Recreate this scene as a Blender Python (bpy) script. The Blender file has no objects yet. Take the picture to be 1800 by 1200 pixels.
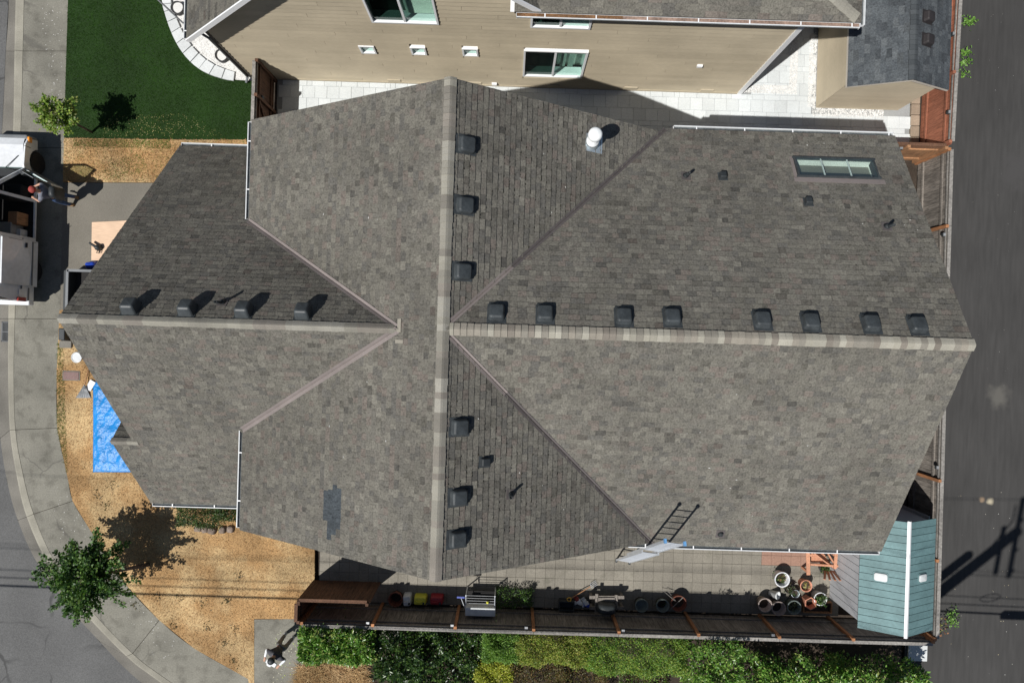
import bpy, math, random
import numpy as np
from mathutils import Vector, Matrix, Euler

# ------------------------------------------------------------------ camera, sky, sun
scene = bpy.context.scene
C = scene.collection
rnd = random.Random(7)
CAM_H = 22.6
CAM_ROT = (-0.0041, -0.0022, 0.0306)
cam_d = bpy.data.cameras.new('camera')
cam_d.sensor_fit = 'HORIZONTAL'; cam_d.sensor_width = 36.0; cam_d.lens = 24.0
cam_d.clip_start = 0.1; cam_d.clip_end = 2000
cam = bpy.data.objects.new('camera', cam_d); C.objects.link(cam)
cam.location = (0, 0, CAM_H); cam.rotation_euler = CAM_ROT
scene.camera = cam

SUN = Vector((0.48, 0.40, -1.0))            # where the sunlight travels
world = bpy.data.worlds.new('World'); scene.world = world; world.use_nodes = True
nt = world.node_tree
sky = nt.nodes.new('ShaderNodeTexSky'); sky.sky_type = 'NISHITA'; sky.sun_disc = False
sky.sun_elevation = math.radians(58); sky.sun_rotation = math.radians(230)
sky.air_density = 1.0; sky.dust_density = 0.6
bg = nt.nodes['Background']; bg.inputs[1].default_value = 0.05
nt.links.new(sky.outputs[0], bg.inputs[0])
sun_d = bpy.data.lights.new('sun', 'SUN'); sun_d.energy = 5.0; sun_d.angle = math.radians(0.53)
sun_d.color = (1.0, 0.972, 0.925)
sun = bpy.data.objects.new('sun', sun_d); C.objects.link(sun)
sun.rotation_euler = SUN.to_track_quat('-Z', 'Y').to_euler(); sun.location = (-8, -8, 30)
scene.view_settings.view_transform = 'Standard'; scene.view_settings.look = 'None'
scene.view_settings.exposure = 0.0; scene.view_settings.gamma = 1.0
scene.view_settings.use_curve_mapping = False

# measuring helpers: a sight line of the surveyed camera cut with a level, an upright wall or a roof plane
RM = Euler(CAM_ROT, 'XYZ').to_matrix()
F = 1200.0
EYE = Vector((0, 0, CAM_H))
def ray(px, py): return RM @ Vector(((px - 900) / F, -(py - 600) / F, -1.0))
def G(px, py, z=0.0):
    d = ray(px, py); return EYE + d * ((z - CAM_H) / d.z)
def GW(px, py, Y):
    d = ray(px, py); return EYE + d * (Y / d.y)
def on_plane(px, py, o, n):
    d = ray(px, py); return EYE + d * ((o - EYE).dot(n) / d.dot(n))
RMT = RM.transposed()
def to_px(p):
    d = RMT @ (Vector(p) - EYE); return 900 + F * d.x / -d.z, 600 - F * d.y / -d.z

# ------------------------------------------------------------------ mesh helpers
class MB:
    def __init__(s): s.v = []; s.f = []; s.c = []
    def add(s, V, Fc, col=(1, 1, 1)):
        o = len(s.v); s.v += [tuple(p) for p in V]; s.f += [tuple(i + o for i in q) for q in Fc]; s.c += [col] * len(V)
    def box(s, c, size, M=None, col=(1, 1, 1)):
        x, y, z = (k / 2 for k in size); c = Vector(c)
        V = [Vector((a * x, b * y, d * z)) for d in (-1, 1) for b in (-1, 1) for a in (-1, 1)]
        if M is not None: V = [M @ p for p in V]
        s.add([c + p for p in V], [(0, 2, 3, 1), (4, 5, 7, 6), (0, 1, 5, 4), (2, 6, 7, 3), (0, 4, 6, 2), (1, 3, 7, 5)], col)
    def prism(s, poly, z0, z1, col=(1, 1, 1)):
        n = len(poly)
        a = sum(poly[i][0] * poly[(i + 1) % n][1] - poly[(i + 1) % n][0] * poly[i][1] for i in range(n))
        if a < 0: poly = poly[::-1]
        V = [(p[0], p[1], z0) for p in poly] + [(p[0], p[1], z1) for p in poly]
        s.add(V, [tuple(range(n))[::-1], tuple(range(n, 2 * n))] + [(i, (i + 1) % n, (i + 1) % n + n, i + n) for i in range(n)], col)
    def extr(s, poly3, d, col=(1, 1, 1)):       # a planar 3-D polygon pushed along d
        n = len(poly3); d = Vector(d); A = [Vector(p) for p in poly3]
        s.add(A + [p + d for p in A], [tuple(range(n)), tuple(range(n, 2 * n))[::-1]] + [(i, i + n, (i + 1) % n + n, (i + 1) % n) for i in range(n)], col)
    def tube(s, pts, r, n=8, col=(1, 1, 1), cap=True):
        pts = [Vector(p) for p in pts]; R = r if isinstance(r, (list, tuple)) else [r] * len(pts)
        V = []; Fc = []
        for i, p in enumerate(pts):
            t = (pts[min(i + 1, len(pts) - 1)] - pts[max(i - 1, 0)]).normalized()
            u = t.orthogonal().normalized() if i == 0 else (u - t * u.dot(t)).normalized()
            w = t.cross(u)
            V += [p + (u * math.cos(2 * math.pi * k / n) + w * math.sin(2 * math.pi * k / n)) * R[i] for k in range(n)]
        for i in range(len(pts) - 1):
            for k in range(n):
                k2 = (k + 1) % n; Fc.append((i * n + k, i * n + k2, (i + 1) * n + k2, (i + 1) * n + k))
        if cap: Fc += [tuple(range(n))[::-1], tuple(range((len(pts) - 1) * n, len(pts) * n))]
        s.add(V, Fc, col)
    def lathe(s, prof, c=(0, 0, 0), n=20, M=None, col=(1, 1, 1), ph=0):
        V = []; Fc = []; c = Vector(c)
        for r, z in prof:
            for k in range(n):
                a = 2 * math.pi * k / n + ph; p = Vector((r * math.cos(a), r * math.sin(a), z))
                V.append(c + (M @ p if M is not None else p))
        for i in range(len(prof) - 1):
            for k in range(n):
                k2 = (k + 1) % n; Fc.append((i * n + k, i * n + k2, (i + 1) * n + k2, (i + 1) * n + k))
        Fc.append(tuple(range(n))[::-1]); Fc.append(tuple(range((len(prof) - 1) * n, len(prof) * n)))
        s.add(V, Fc, col)
    def beam(s, p0, p1, w, h, up=(0, 0, 1), col=(1, 1, 1)):
        p0 = Vector(p0); p1 = Vector(p1); t = (p1 - p0); L = t.length; t.normalize()
        side = t.cross(Vector(up)); side = side.normalized() if side.length > 1e-6 else t.orthogonal().normalized()
        u = side.cross(t)
        M = Matrix((t, side, u)).transposed()
        s.box((p0 + p1) / 2, (L, w, h), M, col)
    def rbox(s, c, size, r, M=None, col=(1, 1, 1), taper=1.0, seg=3, crown=0.0):
        # box with rounded upright corners, a soft top edge and an optional crown
        sx, sy, sz = size; c = Vector(c)
        def ring(k, z, inset):
            out = []
            for qx, qy, a0 in ((1, 1, 0), (-1, 1, 90), (-1, -1, 180), (1, -1, 270)):
                for j in range(seg + 1):
                    a = math.radians(a0 + 90 * j / seg); rr = max(r - inset, .001)
                    out.append(Vector(((qx * (sx / 2 - r) + rr * math.cos(a)) * k, (qy * (sy / 2 - r) + rr * math.sin(a)) * k, z)))
            return out
        e = min(r, sz * .35) * .7
        rings = [ring(1, 0, 0), ring(1 - (1 - taper) * .8, sz - e, 0), ring(taper, sz - e * .3, e * .4), ring(taper, sz, e)]
        n = len(rings[0]); V = [p for q in rings for p in q]; Fc = []
        for i in range(3):
            for k in range(n): Fc.append((i * n + k, i * n + (k + 1) % n, (i + 1) * n + (k + 1) % n, (i + 1) * n + k))
        Fc.append(tuple(range(n))[::-1])
        V.append(Vector((0, 0, sz + crown)))
        for k in range(n): Fc.append((3 * n + k, 3 * n + (k + 1) % n, 4 * n))
        s.add([c + (M @ p if M is not None else p) for p in V], Fc, col)
    def mesh(s, name, mat, smooth=False):
        me = bpy.data.meshes.new(name); me.from_pydata(s.v, [], s.f)
        at = me.attributes.new('col', 'FLOAT_COLOR', 'POINT')
        a = np.ones((len(s.v), 4), np.float32); a[:, :3] = np.array(s.c, np.float32).reshape(-1, 3); at.data.foreach_set('color', a.ravel())
        if mat: me.materials.append(mat)
        if smooth: me.polygons.foreach_set('use_smooth', [True] * len(me.polygons))
        me.update(); return me

def np_mesh(name, V, Fc, col, mat, n_per):
    # many small faces of n_per corners each, straight from arrays
    me = bpy.data.meshes.new(name); nv = len(V); nf = len(Fc)
    me.vertices.add(nv); me.vertices.foreach_set('co', V.astype(np.float32).ravel())
    me.loops.add(nf * n_per); me.loops.foreach_set('vertex_index', Fc.astype(np.int32).ravel())
    me.polygons.add(nf); me.polygons.foreach_set('loop_start', np.arange(0, nf * n_per, n_per, dtype=np.int32))
    me.update(calc_edges=True)
    at = me.attributes.new('col', 'FLOAT_COLOR', 'POINT')
    a = np.ones((nv, 4), np.float32); a[:, :3] = col; at.data.foreach_set('color', a.ravel())
    me.materials.append(mat); return me

ROOT = {}
def tag(o, label=None, cat=None, group=None, kind=None):
    if label: o['label'] = label
    if cat: o['category'] = cat
    if group: o['group'] = group
    if kind: o['kind'] = kind
    return o
def thing(name, label, cat, loc=(0, 0, 0), rz=0.0, group=None):
    o = bpy.data.objects.new(name, None); o.empty_display_size = .2; C.objects.link(o)
    o.location = loc; o.rotation_euler = (0, 0, rz)
    ROOT[o.name] = (Matrix.Translation(Vector(loc)) @ Matrix.Rotation(rz, 4, 'Z')).inverted()
    return tag(o, label, cat, group)
def part(name, m, mat, parent, loc=(0, 0, 0), rot=(0, 0, 0), local=False, smooth=False, label=None, kind=None):
    if isinstance(m, MB): m = m.mesh(name, mat, smooth)
    o = bpy.data.objects.new(name, m); C.objects.link(o); o.location = loc; o.rotation_euler = rot
    if parent is not None:
        o.parent = parent
        if not local and parent.name in ROOT: o.matrix_parent_inverse = ROOT[parent.name]
    if label: o['label'] = label
    if kind: o['kind'] = kind
    return o
def solo(name, m, mat, label, cat, group=None, smooth=False, kind=None, loc=(0, 0, 0), rot=(0, 0, 0)):
    return tag(part(name, m, mat, None, loc, rot, smooth=smooth), label, cat, group, kind)
def struct(name, m, mat, parent=None):
    o = part(name, m, mat, parent); o['kind'] = 'structure'; return o

# ------------------------------------------------------------------ materials
def new_mat(name):
    m = bpy.data.materials.new(name); m.use_nodes = True
    return m, m.node_tree, m.node_tree.nodes['Principled BSDF']
def mat(name, col, rough=.8, big=(1.2, .15), fine=(40, .15), attr=False, bump=0., bscale=60., metal=0., spec=.4, stretch=None,
        col2=None, thr=(.5, .65), s2=.7, coat=0., speck=None):
    m, t, b = new_mat(name); N = t.nodes; L = t.links
    geo = N.new('ShaderNodeNewGeometry'); vec = geo.outputs['Position']
    if stretch:
        mp = N.new('ShaderNodeVectorMath'); mp.operation = 'MULTIPLY'; mp.inputs[1].default_value = stretch
        L.new(vec, mp.inputs[0]); vec_f = mp.outputs[0]
    else: vec_f = vec
    def noise(v, s, det=4.):
        n = N.new('ShaderNodeTexNoise'); n.inputs['Scale'].default_value = s; n.inputs['Detail'].default_value = det
        L.new(v, n.inputs['Vector']); return n.outputs['Fac']
    def mul(c, fac, amp):
        r = N.new('ShaderNodeMapRange'); r.inputs[1].default_value = .3; r.inputs[2].default_value = .7
        r.inputs[3].default_value = 1 - amp; r.inputs[4].default_value = 1 + amp; L.new(fac, r.inputs[0])
        v = N.new('ShaderNodeVectorMath'); v.operation = 'SCALE'; L.new(c, v.inputs[0]); L.new(r.outputs[0], v.inputs['Scale']); return v.outputs[0]
    rgb = N.new('ShaderNodeRGB'); rgb.outputs[0].default_value = (*col, 1); c = rgb.outputs[0]
    if col2:
        f2 = noise(vec, s2, 6.); r = N.new('ShaderNodeMapRange'); r.interpolation_type = 'SMOOTHSTEP'
        r.inputs[1].default_value = thr[0]; r.inputs[2].default_value = thr[1]; L.new(f2, r.inputs[0])
        mx = N.new('ShaderNodeMix'); mx.data_type = 'RGBA'; L.new(r.outputs[0], mx.inputs[0]); L.new(c, mx.inputs[6]); mx.inputs[7].default_value = (*col2, 1); c = mx.outputs[2]
    if attr:
        a = N.new('ShaderNodeAttribute'); a.attribute_name = 'col'
        v = N.new('ShaderNodeVectorMath'); v.operation = 'MULTIPLY'; L.new(c, v.inputs[0]); L.new(a.outputs['Color'], v.inputs[1]); c = v.outputs[0]
    if big and big[1]: c = mul(c, noise(vec, big[0]), big[1])
    fo = noise(vec_f, fine[0], 3.) if fine else None
    if fine and fine[1]: c = mul(c, fo, fine[1])
    if speck:                                        # pale or dark chips in the surface
        vo = N.new('ShaderNodeTexVoronoi'); vo.inputs['Scale'].default_value = speck[0]; L.new(vec, vo.inputs['Vector'])
        r = N.new('ShaderNodeMapRange'); r.inputs[1].default_value = speck[1]; r.inputs[2].default_value = speck[1] * .6; L.new(vo.outputs['Distance'], r.inputs[0])
        mx = N.new('ShaderNodeMix'); mx.data_type = 'RGBA'; L.new(r.outputs[0], mx.inputs[0]); L.new(c, mx.inputs[6]); mx.inputs[7].default_value = (*speck[2], 1); c = mx.outputs[2]
    L.new(c, b.inputs['Base Color']); b.inputs['Roughness'].default_value = rough; b.inputs['Metallic'].default_value = metal
    b.inputs['Specular IOR Level'].default_value = spec; b.inputs['Coat Weight'].default_value = coat
    if bump:
        bp = N.new('ShaderNodeBump'); bp.inputs['Strength'].default_value = bump; bp.inputs['Distance'].default_value = .02
        L.new(noise(vec_f, bscale, 4.), bp.inputs['Height']); L.new(bp.outputs[0], b.inputs['Normal'])
    return m
def leaf_mat(name, rough=.45, spec=.5, trans=.25):
    m, t, b = new_mat(name); N = t.nodes; L = t.links
    a = N.new('ShaderNodeAttribute'); a.attribute_name = 'col'; L.new(a.outputs['Color'], b.inputs['Base Color'])
    b.inputs['Roughness'].default_value = rough; b.inputs['Specular IOR Level'].default_value = spec
    tr = N.new('ShaderNodeBsdfTranslucent'); g = N.new('ShaderNodeVectorMath'); g.operation = 'MULTIPLY'; g.inputs[1].default_value = (1.3, 1.5, .6)
    L.new(a.outputs['Color'], g.inputs[0]); L.new(g.outputs[0], tr.inputs['Color'])
    mx = N.new('ShaderNodeMixShader'); mx.inputs[0].default_value = trans
    L.new(b.outputs[0], mx.inputs[1]); L.new(tr.outputs[0], mx.inputs[2]); L.new(mx.outputs[0], N['Material Output'].inputs[0])
    return m
def glass_mat(name, tint=(.85, .95, .92), refl=.12):
    m, t, b = new_mat(name); N = t.nodes; L = t.links; N.remove(b)
    tr = N.new('ShaderNodeBsdfTransparent'); tr.inputs[0].default_value = (*tint, 1)
    gl = N.new('ShaderNodeBsdfGlossy'); gl.inputs['Roughness'].default_value = .02
    mx = N.new('ShaderNodeMixShader'); mx.inputs[0].default_value = refl; L.new(tr.outputs[0], mx.inputs[1]); L.new(gl.outputs[0], mx.inputs[2])
    L.new(mx.outputs[0], N['Material Output'].inputs[0]); return m

m_shing = mat('shingle granules', (1, 1, 1), .95, (.5, .13), (26, .26), attr=True, bump=.6, bscale=70, spec=.12, col2=(.70, .70, .71), thr=(.50, .70), s2=15.0)
m_cap = mat('ridge cap granules', (1, 1, 1), .95, (1.5, .10), (60, .16), attr=True, bump=.3, bscale=120, spec=.15)
m_deck = mat('roof deck', (.06, .055, .05), .9)
m_white = mat('white painted metal', (.78, .79, .80), .45, (2, .05), (30, .04))
m_gut_in = mat('gutter', (.62, .64, .65), .5, (3, .06), (20, .08))
m_flash = mat('painted flashing', (.215, .185, .175), .55, (1.5, .12), (20, .08), spec=.4)
m_flash_d = mat('dark flashing', (.10, .088, .086), .55, (1.5, .12), (20, .08), spec=.4)
m_black = mat('black plastic', (.030, .035, .038), .55, (4, .2), (40, .1))
m_vent = mat('weathered vent', (.045, .052, .056), .5, (5, .25), (40, .15))
m_dvent = mat('brown vent', (.030, .026, .027), .6)
m_galv = mat('galvanised steel', (.55, .62, .66), .35, (4, .12), (30, .08), metal=.6)
m_whitecap = mat('flue white', (.78, .80, .80), .5, (4, .05), (30, .05))
m_wallb = mat('own house siding', (.19, .175, .15), .8, stretch=(1, 1, 8))
m_siding = mat('tan lap siding', (.50, .432, .318), .75, (.6, .12), (7, .05), attr=True, stretch=(1, 1, 6), spec=.25)
m_concrete = mat('sidewalk concrete', (.196, .188, .158), .9, (.8, .20), (24, .16), attr=True, bump=.2, bscale=70, col2=(.145, .138, .115), thr=(.48, .68), s2=2.6, speck=(26, .055, (.42, .41, .38)))
m_kerb = mat('kerb concrete', (.275, .26, .215), .9, (1.5, .16), (30, .12), attr=True, bump=.2)
m_pan = mat('gutter pan concrete', (.165, .155, .135), .9, (1.2, .2), (30, .14), attr=True, bump=.2)
m_street = mat('street asphalt', (.112, .112, .111), .92, (.6, .14), (28, .20), bump=.35, bscale=110, speck=(30, .05, (.2, .2, .19)))
m_drive = mat('exposed aggregate driveway', (.168, .155, .13), .92, (.9, .1), (70, .3), bump=.4, bscale=120, speck=(38, .1, (.26, .24, .21)))
m_soil = mat('soil', (.045, .033, .024), .95, (1.5, .25), (30, .3), bump=.6)
m_lawn = mat('dry lawn soil', (.33, .20, .088), .95, (.7, .30), (22, .30), bump=.6, bscale=45, col2=(.43, .305, .155), thr=(.42, .62), s2=.8)
m_turf = mat('turf backing', (.012, .036, .004), .9, (.8, .2), (60, .3), bump=.6, bscale=90)
m_grassdry = mat('dry blades', (.86, .82, .77), .9, (.7, .30), None, attr=True, spec=.1, col2=(1.04, 1.04, 1.10), thr=(.42, .62), s2=.8)
m_gravel = mat('white gravel', (.66, .655, .635), .85, (3, .06), (45, .18), attr=True)
m_paver_n = mat('pale pavers', (.58, .61, .615), .85, (.7, .08), (25, .07), attr=True, bump=.1)
m_paver_p = mat('patio pavers', (.215, .198, .165), .9, (.8, .14), (28, .15), attr=True, bump=.2, col2=(.16, .15, .12), thr=(.6, .72), s2=1.1)
m_block = mat('edging block', (.56, .58, .58), .85, (2, .08), (25, .08), attr=True)
m_blockb = mat('brown block', (.30, .235, .175), .9, (2, .15), (25, .12), attr=True)
m_rock = mat('rock', (.20, .155, .125), .9, (3, .25), (20, .2), bump=.8, bscale=14)
m_fgrey = mat('weathered fence board', (.185, .165, .145), .9, (1.3, .25), (4, .36), attr=True, stretch=(7, 7, .9), bump=.4, bscale=8)
m_fbrown = mat('brown fence board', (.115, .058, .034), .85, (1.3, .25), (4, .30), attr=True, stretch=(7, 7, .9))
m_fred = mat('red stained fence board', (.29, .112, .066), .8, (1.2, .18), (4, .22), attr=True, stretch=(7, 7, .9))
m_fpost = mat('cedar post', (.34, .155, .07), .85, (1.5, .2), (5, .25), attr=True, stretch=(5, 5, .9))
m_forange = mat('fresh cedar', (.38, .20, .10), .8, (1.5, .2), (5, .25), attr=True, stretch=(5, 5, .9))
m_cedar = mat('sealed cedar', (.52, .255, .155), .6, (2, .15), (6, .2), attr=True, stretch=(4, 4, 4))
m_cap_wood = mat('grey fence cap', (.235, .222, .205), .9, (1.4, .22), (5, .3), attr=True, stretch=(3, 3, 3))
m_shedroof = mat('green shed roof panel', (.125, .215, .222), .62, (1.6, .16), (12, .10), attr=True, spec=.28)
m_shedwall = mat('pale shed wall', (.42, .43, .45), .55, (1.5, .08), (14, .06), attr=True)
m_frost = mat('frosted skylight', (.62, .64, .64), .6, (6, .06), (30, .05))
m_paint_w = mat('van white paint', (.70, .72, .74), .28, (1.6, .07), (9, .06), coat=.5, spec=.5)
m_rubber = mat('tyre rubber', (.018, .018, .019), .85)
m_rim = mat('steel wheel', (.20, .20, .20), .5, metal=.4)
m_dark = mat('dark interior', (.018, .017, .017), .9)
m_greyf = mat('grey frame metal', (.16, .17, .18), .5)
m_chrome = mat('aluminium', (.56, .59, .63), .4, (4, .06), (30, .04), metal=.35)
m_red = mat('red plastic', (.28, .02, .03), .45)
m_redlens = mat('red lens', (.25, .02, .015), .3)
m_amber = mat('amber lens', (.75, .28, .03), .3)
m_yellow = mat('yellow plastic', (.62, .60, .06), .5)
m_whitepl = mat('white plastic', (.60, .62, .63), .5, (5, .08), (30, .05))
m_terra = mat('terracotta', (.60, .27, .18), .8, (6, .15), (40, .12))
m_claygrey = mat('grey pot', (.36, .30, .27), .8, (6, .2), (40, .12))
m_potwhite = mat('white pot', (.74, .75, .78), .5, (6, .06), (40, .04))
m_potdark = mat('dark pot', (.05, .05, .05), .7)
m_ringpot = mat('dull green pot', (.16, .19, .18), .7)
m_brownpot = mat('brown pot', (.16, .055, .035), .7)
m_tarp = mat('blue tarp', (.003, .205, .56), .40, (1.5, .12), (18, .12), spec=.42, bump=1.0, bscale=13)
m_bluebag = mat('blue bag', (.02, .06, .42), .3, spec=.6)
m_ply = mat('plywood', (.66, .47, .33), .8, (2, .08), (5, .1), stretch=(1, 10, 1))
m_tin = mat('grey tin', (.30, .31, .32), .5, (5, .2), (25, .1), metal=.3)
m_plaster = mat('interior wall', (.45, .55, .50), .9)
m_screen = mat('insect screen', (.14, .165, .155), .9)
m_mint = mat('pale curtain', (.52, .585, .53), .9, (3, .08), (8, .1))
m_blind = mat('blind slat', (.55, .58, .52), .7)
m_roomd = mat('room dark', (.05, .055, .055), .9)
m_glass = glass_mat('window glass')
m_glassd = glass_mat('tinted glass', (.35, .45, .42), .10)
m_alu_w = mat('white vinyl', (.80, .81, .82), .45, (2, .03), (20, .02))
m_lid = mat('brown meter lid', (.20, .13, .12), .8)
m_paper = mat('white sheet', (.75, .75, .76), .6)
m_iron = mat('cast iron', (.10, .105, .11), .6, metal=.3)
m_pole = mat('pole wood', (.12, .085, .06), .9)
m_wire = mat('cable', (.02, .02, .02), .6)
m_skin = mat('skin', (.52, .30, .21), .6, fine=None)
m_jean = mat('blue denim', (.04, .075, .16), .85, (8, .2), (60, .1))
m_shirtg = mat('grey blue shirt', (.17, .18, .22), .85, (8, .2), (60, .1))
m_shirtd = mat('charcoal shirt', (.075, .075, .085), .85, (8, .2), (60, .1))
m_pantg = mat('grey trousers', (.22, .215, .205), .85, (8, .2), (60, .1))
m_whitecl = mat('white cloth', (.74, .76, .77), .8, (8, .1), (60, .05))
m_capr = mat('red cloth', (.30, .05, .04), .8)
m_bark = mat('bark', (.13, .105, .085), .9, (6, .3), (30, .3), bump=.8, bscale=30)
m_leaf = leaf_mat('tree leaf', .5, .4)
m_leafg = leaf_mat('glossy laurel leaf', .34, .55, .28)
m_gutdark = mat('dark gutter layer', (.075, .085, .09), .8, (3, .3), (20, .3))
m_gutbrown = mat('brown gutter silt', (.24, .165, .13), .9, (3, .3), (20, .3))
m_mossy = mat('gutter debris', (.16, .085, .04), .95, (6, .3), (40, .4))

# the alley: dark sealed asphalt with two pale spills and scuffs that have their own shape
def alley_mat():
    m = mat('alley asphalt', (.046, .0445, .043), .88, (.35, .14), (4, .13), stretch=(2.2, .22, 1), bump=.25, bscale=120, speck=(9, .028, (.18, .175, .16)))
    t = m.node_tree; N = t.nodes; L = t.links; b = N['Principled BSDF']; src = b.inputs['Base Color'].links[0].from_socket
    geo = N.new('ShaderNodeNewGeometry'); nz = N.new('ShaderNodeTexNoise'); nz.inputs['Scale'].default_value = 3.0; nz.inputs['Detail'].default_value = 6
    L.new(geo.outputs['Position'], nz.inputs['Vector'])
    for px, py, r, col in ((1757, 695, .55, (.10, .095, .085)), (1741, 881, .16, (.42, .37, .27)), (1727, 878, .13, (.25, .18, .12)), (1790, 300, .9, (.055, .053, .052))):
        p = G(px, py, 0)
        d = N.new('ShaderNodeVectorMath'); d.operation = 'DISTANCE'; d.inputs[1].default_value = (p.x, p.y, -.02); L.new(geo.outputs['Position'], d.inputs[0])
        a = N.new('ShaderNodeMath'); a.operation = 'MULTIPLY_ADD'; L.new(nz.outputs['Fac'], a.inputs[0]); a.inputs[1].default_value = r * 1.3; L.new(d.outputs['Value'], a.inputs[2])
        r_ = N.new('ShaderNodeMapRange'); r_.interpolation_type = 'SMOOTHSTEP'; r_.inputs[1].default_value = r * 1.6; r_.inputs[2].default_value = r * .8; L.new(a.outputs[0], r_.inputs[0])
        mx = N.new('ShaderNodeMix'); mx.data_type = 'RGBA'; L.new(r_.outputs[0], mx.inputs[0]); L.new(src, mx.inputs[6]); mx.inputs[7].default_value = (*col, 1); src = mx.outputs[2]
    L.new(src, b.inputs['Base Color']); return m
m_alley = alley_mat()
def add_cracks(m, scale, width, col, mix=.8):
    t = m.node_tree; N = t.nodes; L = t.links; b = N['Principled BSDF']; src = b.inputs['Base Color'].links[0].from_socket
    geo = N.new('ShaderNodeNewGeometry'); nz = N.new('ShaderNodeTexNoise'); nz.inputs['Scale'].default_value = 1.3; nz.inputs['Detail'].default_value = 5
    L.new(geo.outputs['Position'], nz.inputs['Vector']); ad = N.new('ShaderNodeVectorMath'); ad.operation = 'MULTIPLY_ADD'; ad.inputs[1].default_value = (.8, .8, 0); L.new(nz.outputs['Color'], ad.inputs[0]); L.new(geo.outputs['Position'], ad.inputs[2])
    vo = N.new('ShaderNodeTexVoronoi'); vo.feature = 'DISTANCE_TO_EDGE'; vo.inputs['Scale'].default_value = scale; L.new(ad.outputs[0], vo.inputs['Vector'])
    r = N.new('ShaderNodeMapRange'); r.inputs[1].default_value = width; r.inputs[2].default_value = width * .4; r.inputs[4].default_value = mix; L.new(vo.outputs['Distance'], r.inputs[0])
    n2 = N.new('ShaderNodeTexNoise'); n2.inputs['Scale'].default_value = .5; L.new(geo.outputs['Position'], n2.inputs['Vector']); r2 = N.new('ShaderNodeMapRange'); r2.inputs[1].default_value = .46; r2.inputs[2].default_value = .56; L.new(n2.outputs['Fac'], r2.inputs[0])
    mu = N.new('ShaderNodeMath'); mu.operation = 'MULTIPLY'; L.new(r.outputs[0], mu.inputs[0]); L.new(r2.outputs[0], mu.inputs[1])
    mx = N.new('ShaderNodeMix'); mx.data_type = 'RGBA'; L.new(mu.outputs[0], mx.inputs[0]); L.new(src, mx.inputs[6]); mx.inputs[7].default_value = (*col, 1); L.new(mx.outputs[2], b.inputs['Base Color'])
add_cracks(m_street, .28, .012, (.05, .05, .05)); add_cracks(m_concrete, .35, .010, (.09, .085, .075), .6)

def jit(c, a, r=rnd): k = 1 + r.uniform(-a, a); return tuple(x * k for x in c)
def grey(a=.15, r=rnd): k = 1 + r.uniform(-a, a); return (k, k, k)

# ------------------------------------------------------------------ ground, street, pavements
def P2(pts, z=0.0): return [tuple(G(x, y, z).xy) for x, y in pts]
def sheet(pts, z, thick=.03):
    b = MB(); b.prism(pts, z - thick, z); return b
b = MB(); b.prism([(-400, -400), (400, -400), (400, 400), (-400, 400)], -.30, -.16); struct('ground', b, m_soil)

PAN_OUT = [(19, -260), (15, 0), (10, 90), (6, 180), (2, 260), (-3, 400), (-6, 560), (-5, 700), (0, 770), (12, 845), (31, 914), (65, 989), (124, 1070), (174, 1126), (249, 1200), (420, 1330)]
KERB_OUT = [(32, -260), (27, 0), (25, 90), (24, 180), (22, 260), (18, 400), (15, 560), (15, 655), (18, 755), (30, 838), (47, 908), (84, 989), (143, 1070), (222, 1152), (276, 1194), (460, 1330)]
KERB_IN = [(46, -260), (42, 0), (40, 90), (38, 180), (35, 260), (30, 400), (26, 560), (24, 655), (27, 755), (40, 832), (59, 903), (96, 986), (156, 1067), (233, 1148), (302, 1200), (490, 1330)]
LAWN_IN = [(125, -260), (120, 0), (118, 90), (116, 180), (113, 260), (109, 400), (105, 560), (100, 655), (101, 752), (118, 834), (128, 880), (162, 936), (218, 1023), (280, 1089), (342, 1139), (436, 1192)]
street = P2([(-900, -260)] + PAN_OUT + [(420, 2200), (-900, 2200)], -.12)
struct('street', sheet(street, -.12), m_street)
def smooth_poly(pts, z, n=6):
    P = [Vector(G(x, y, z)) for x, y in pts]; out = []
    for i in range(len(P) - 1):
        p0, p1, p2, p3 = P[max(i - 1, 0)], P[i], P[i + 1], P[min(i + 2, len(P) - 1)]
        for k in range(n):
            t = k / n
            out.append(.5 * ((2 * p1) + (p2 - p0) * t + (2 * p0 - 5 * p1 + 4 * p2 - p3) * t * t + (3 * p1 - p0 - 3 * p2 + p3) * t ** 3))
    out.append(P[-1]); return out
po = smooth_poly(PAN_OUT, -.10); ko = smooth_poly(KERB_OUT, -.09); ki = smooth_poly(KERB_IN, 0); li = smooth_poly(LAWN_IN[:16], 0)
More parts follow.
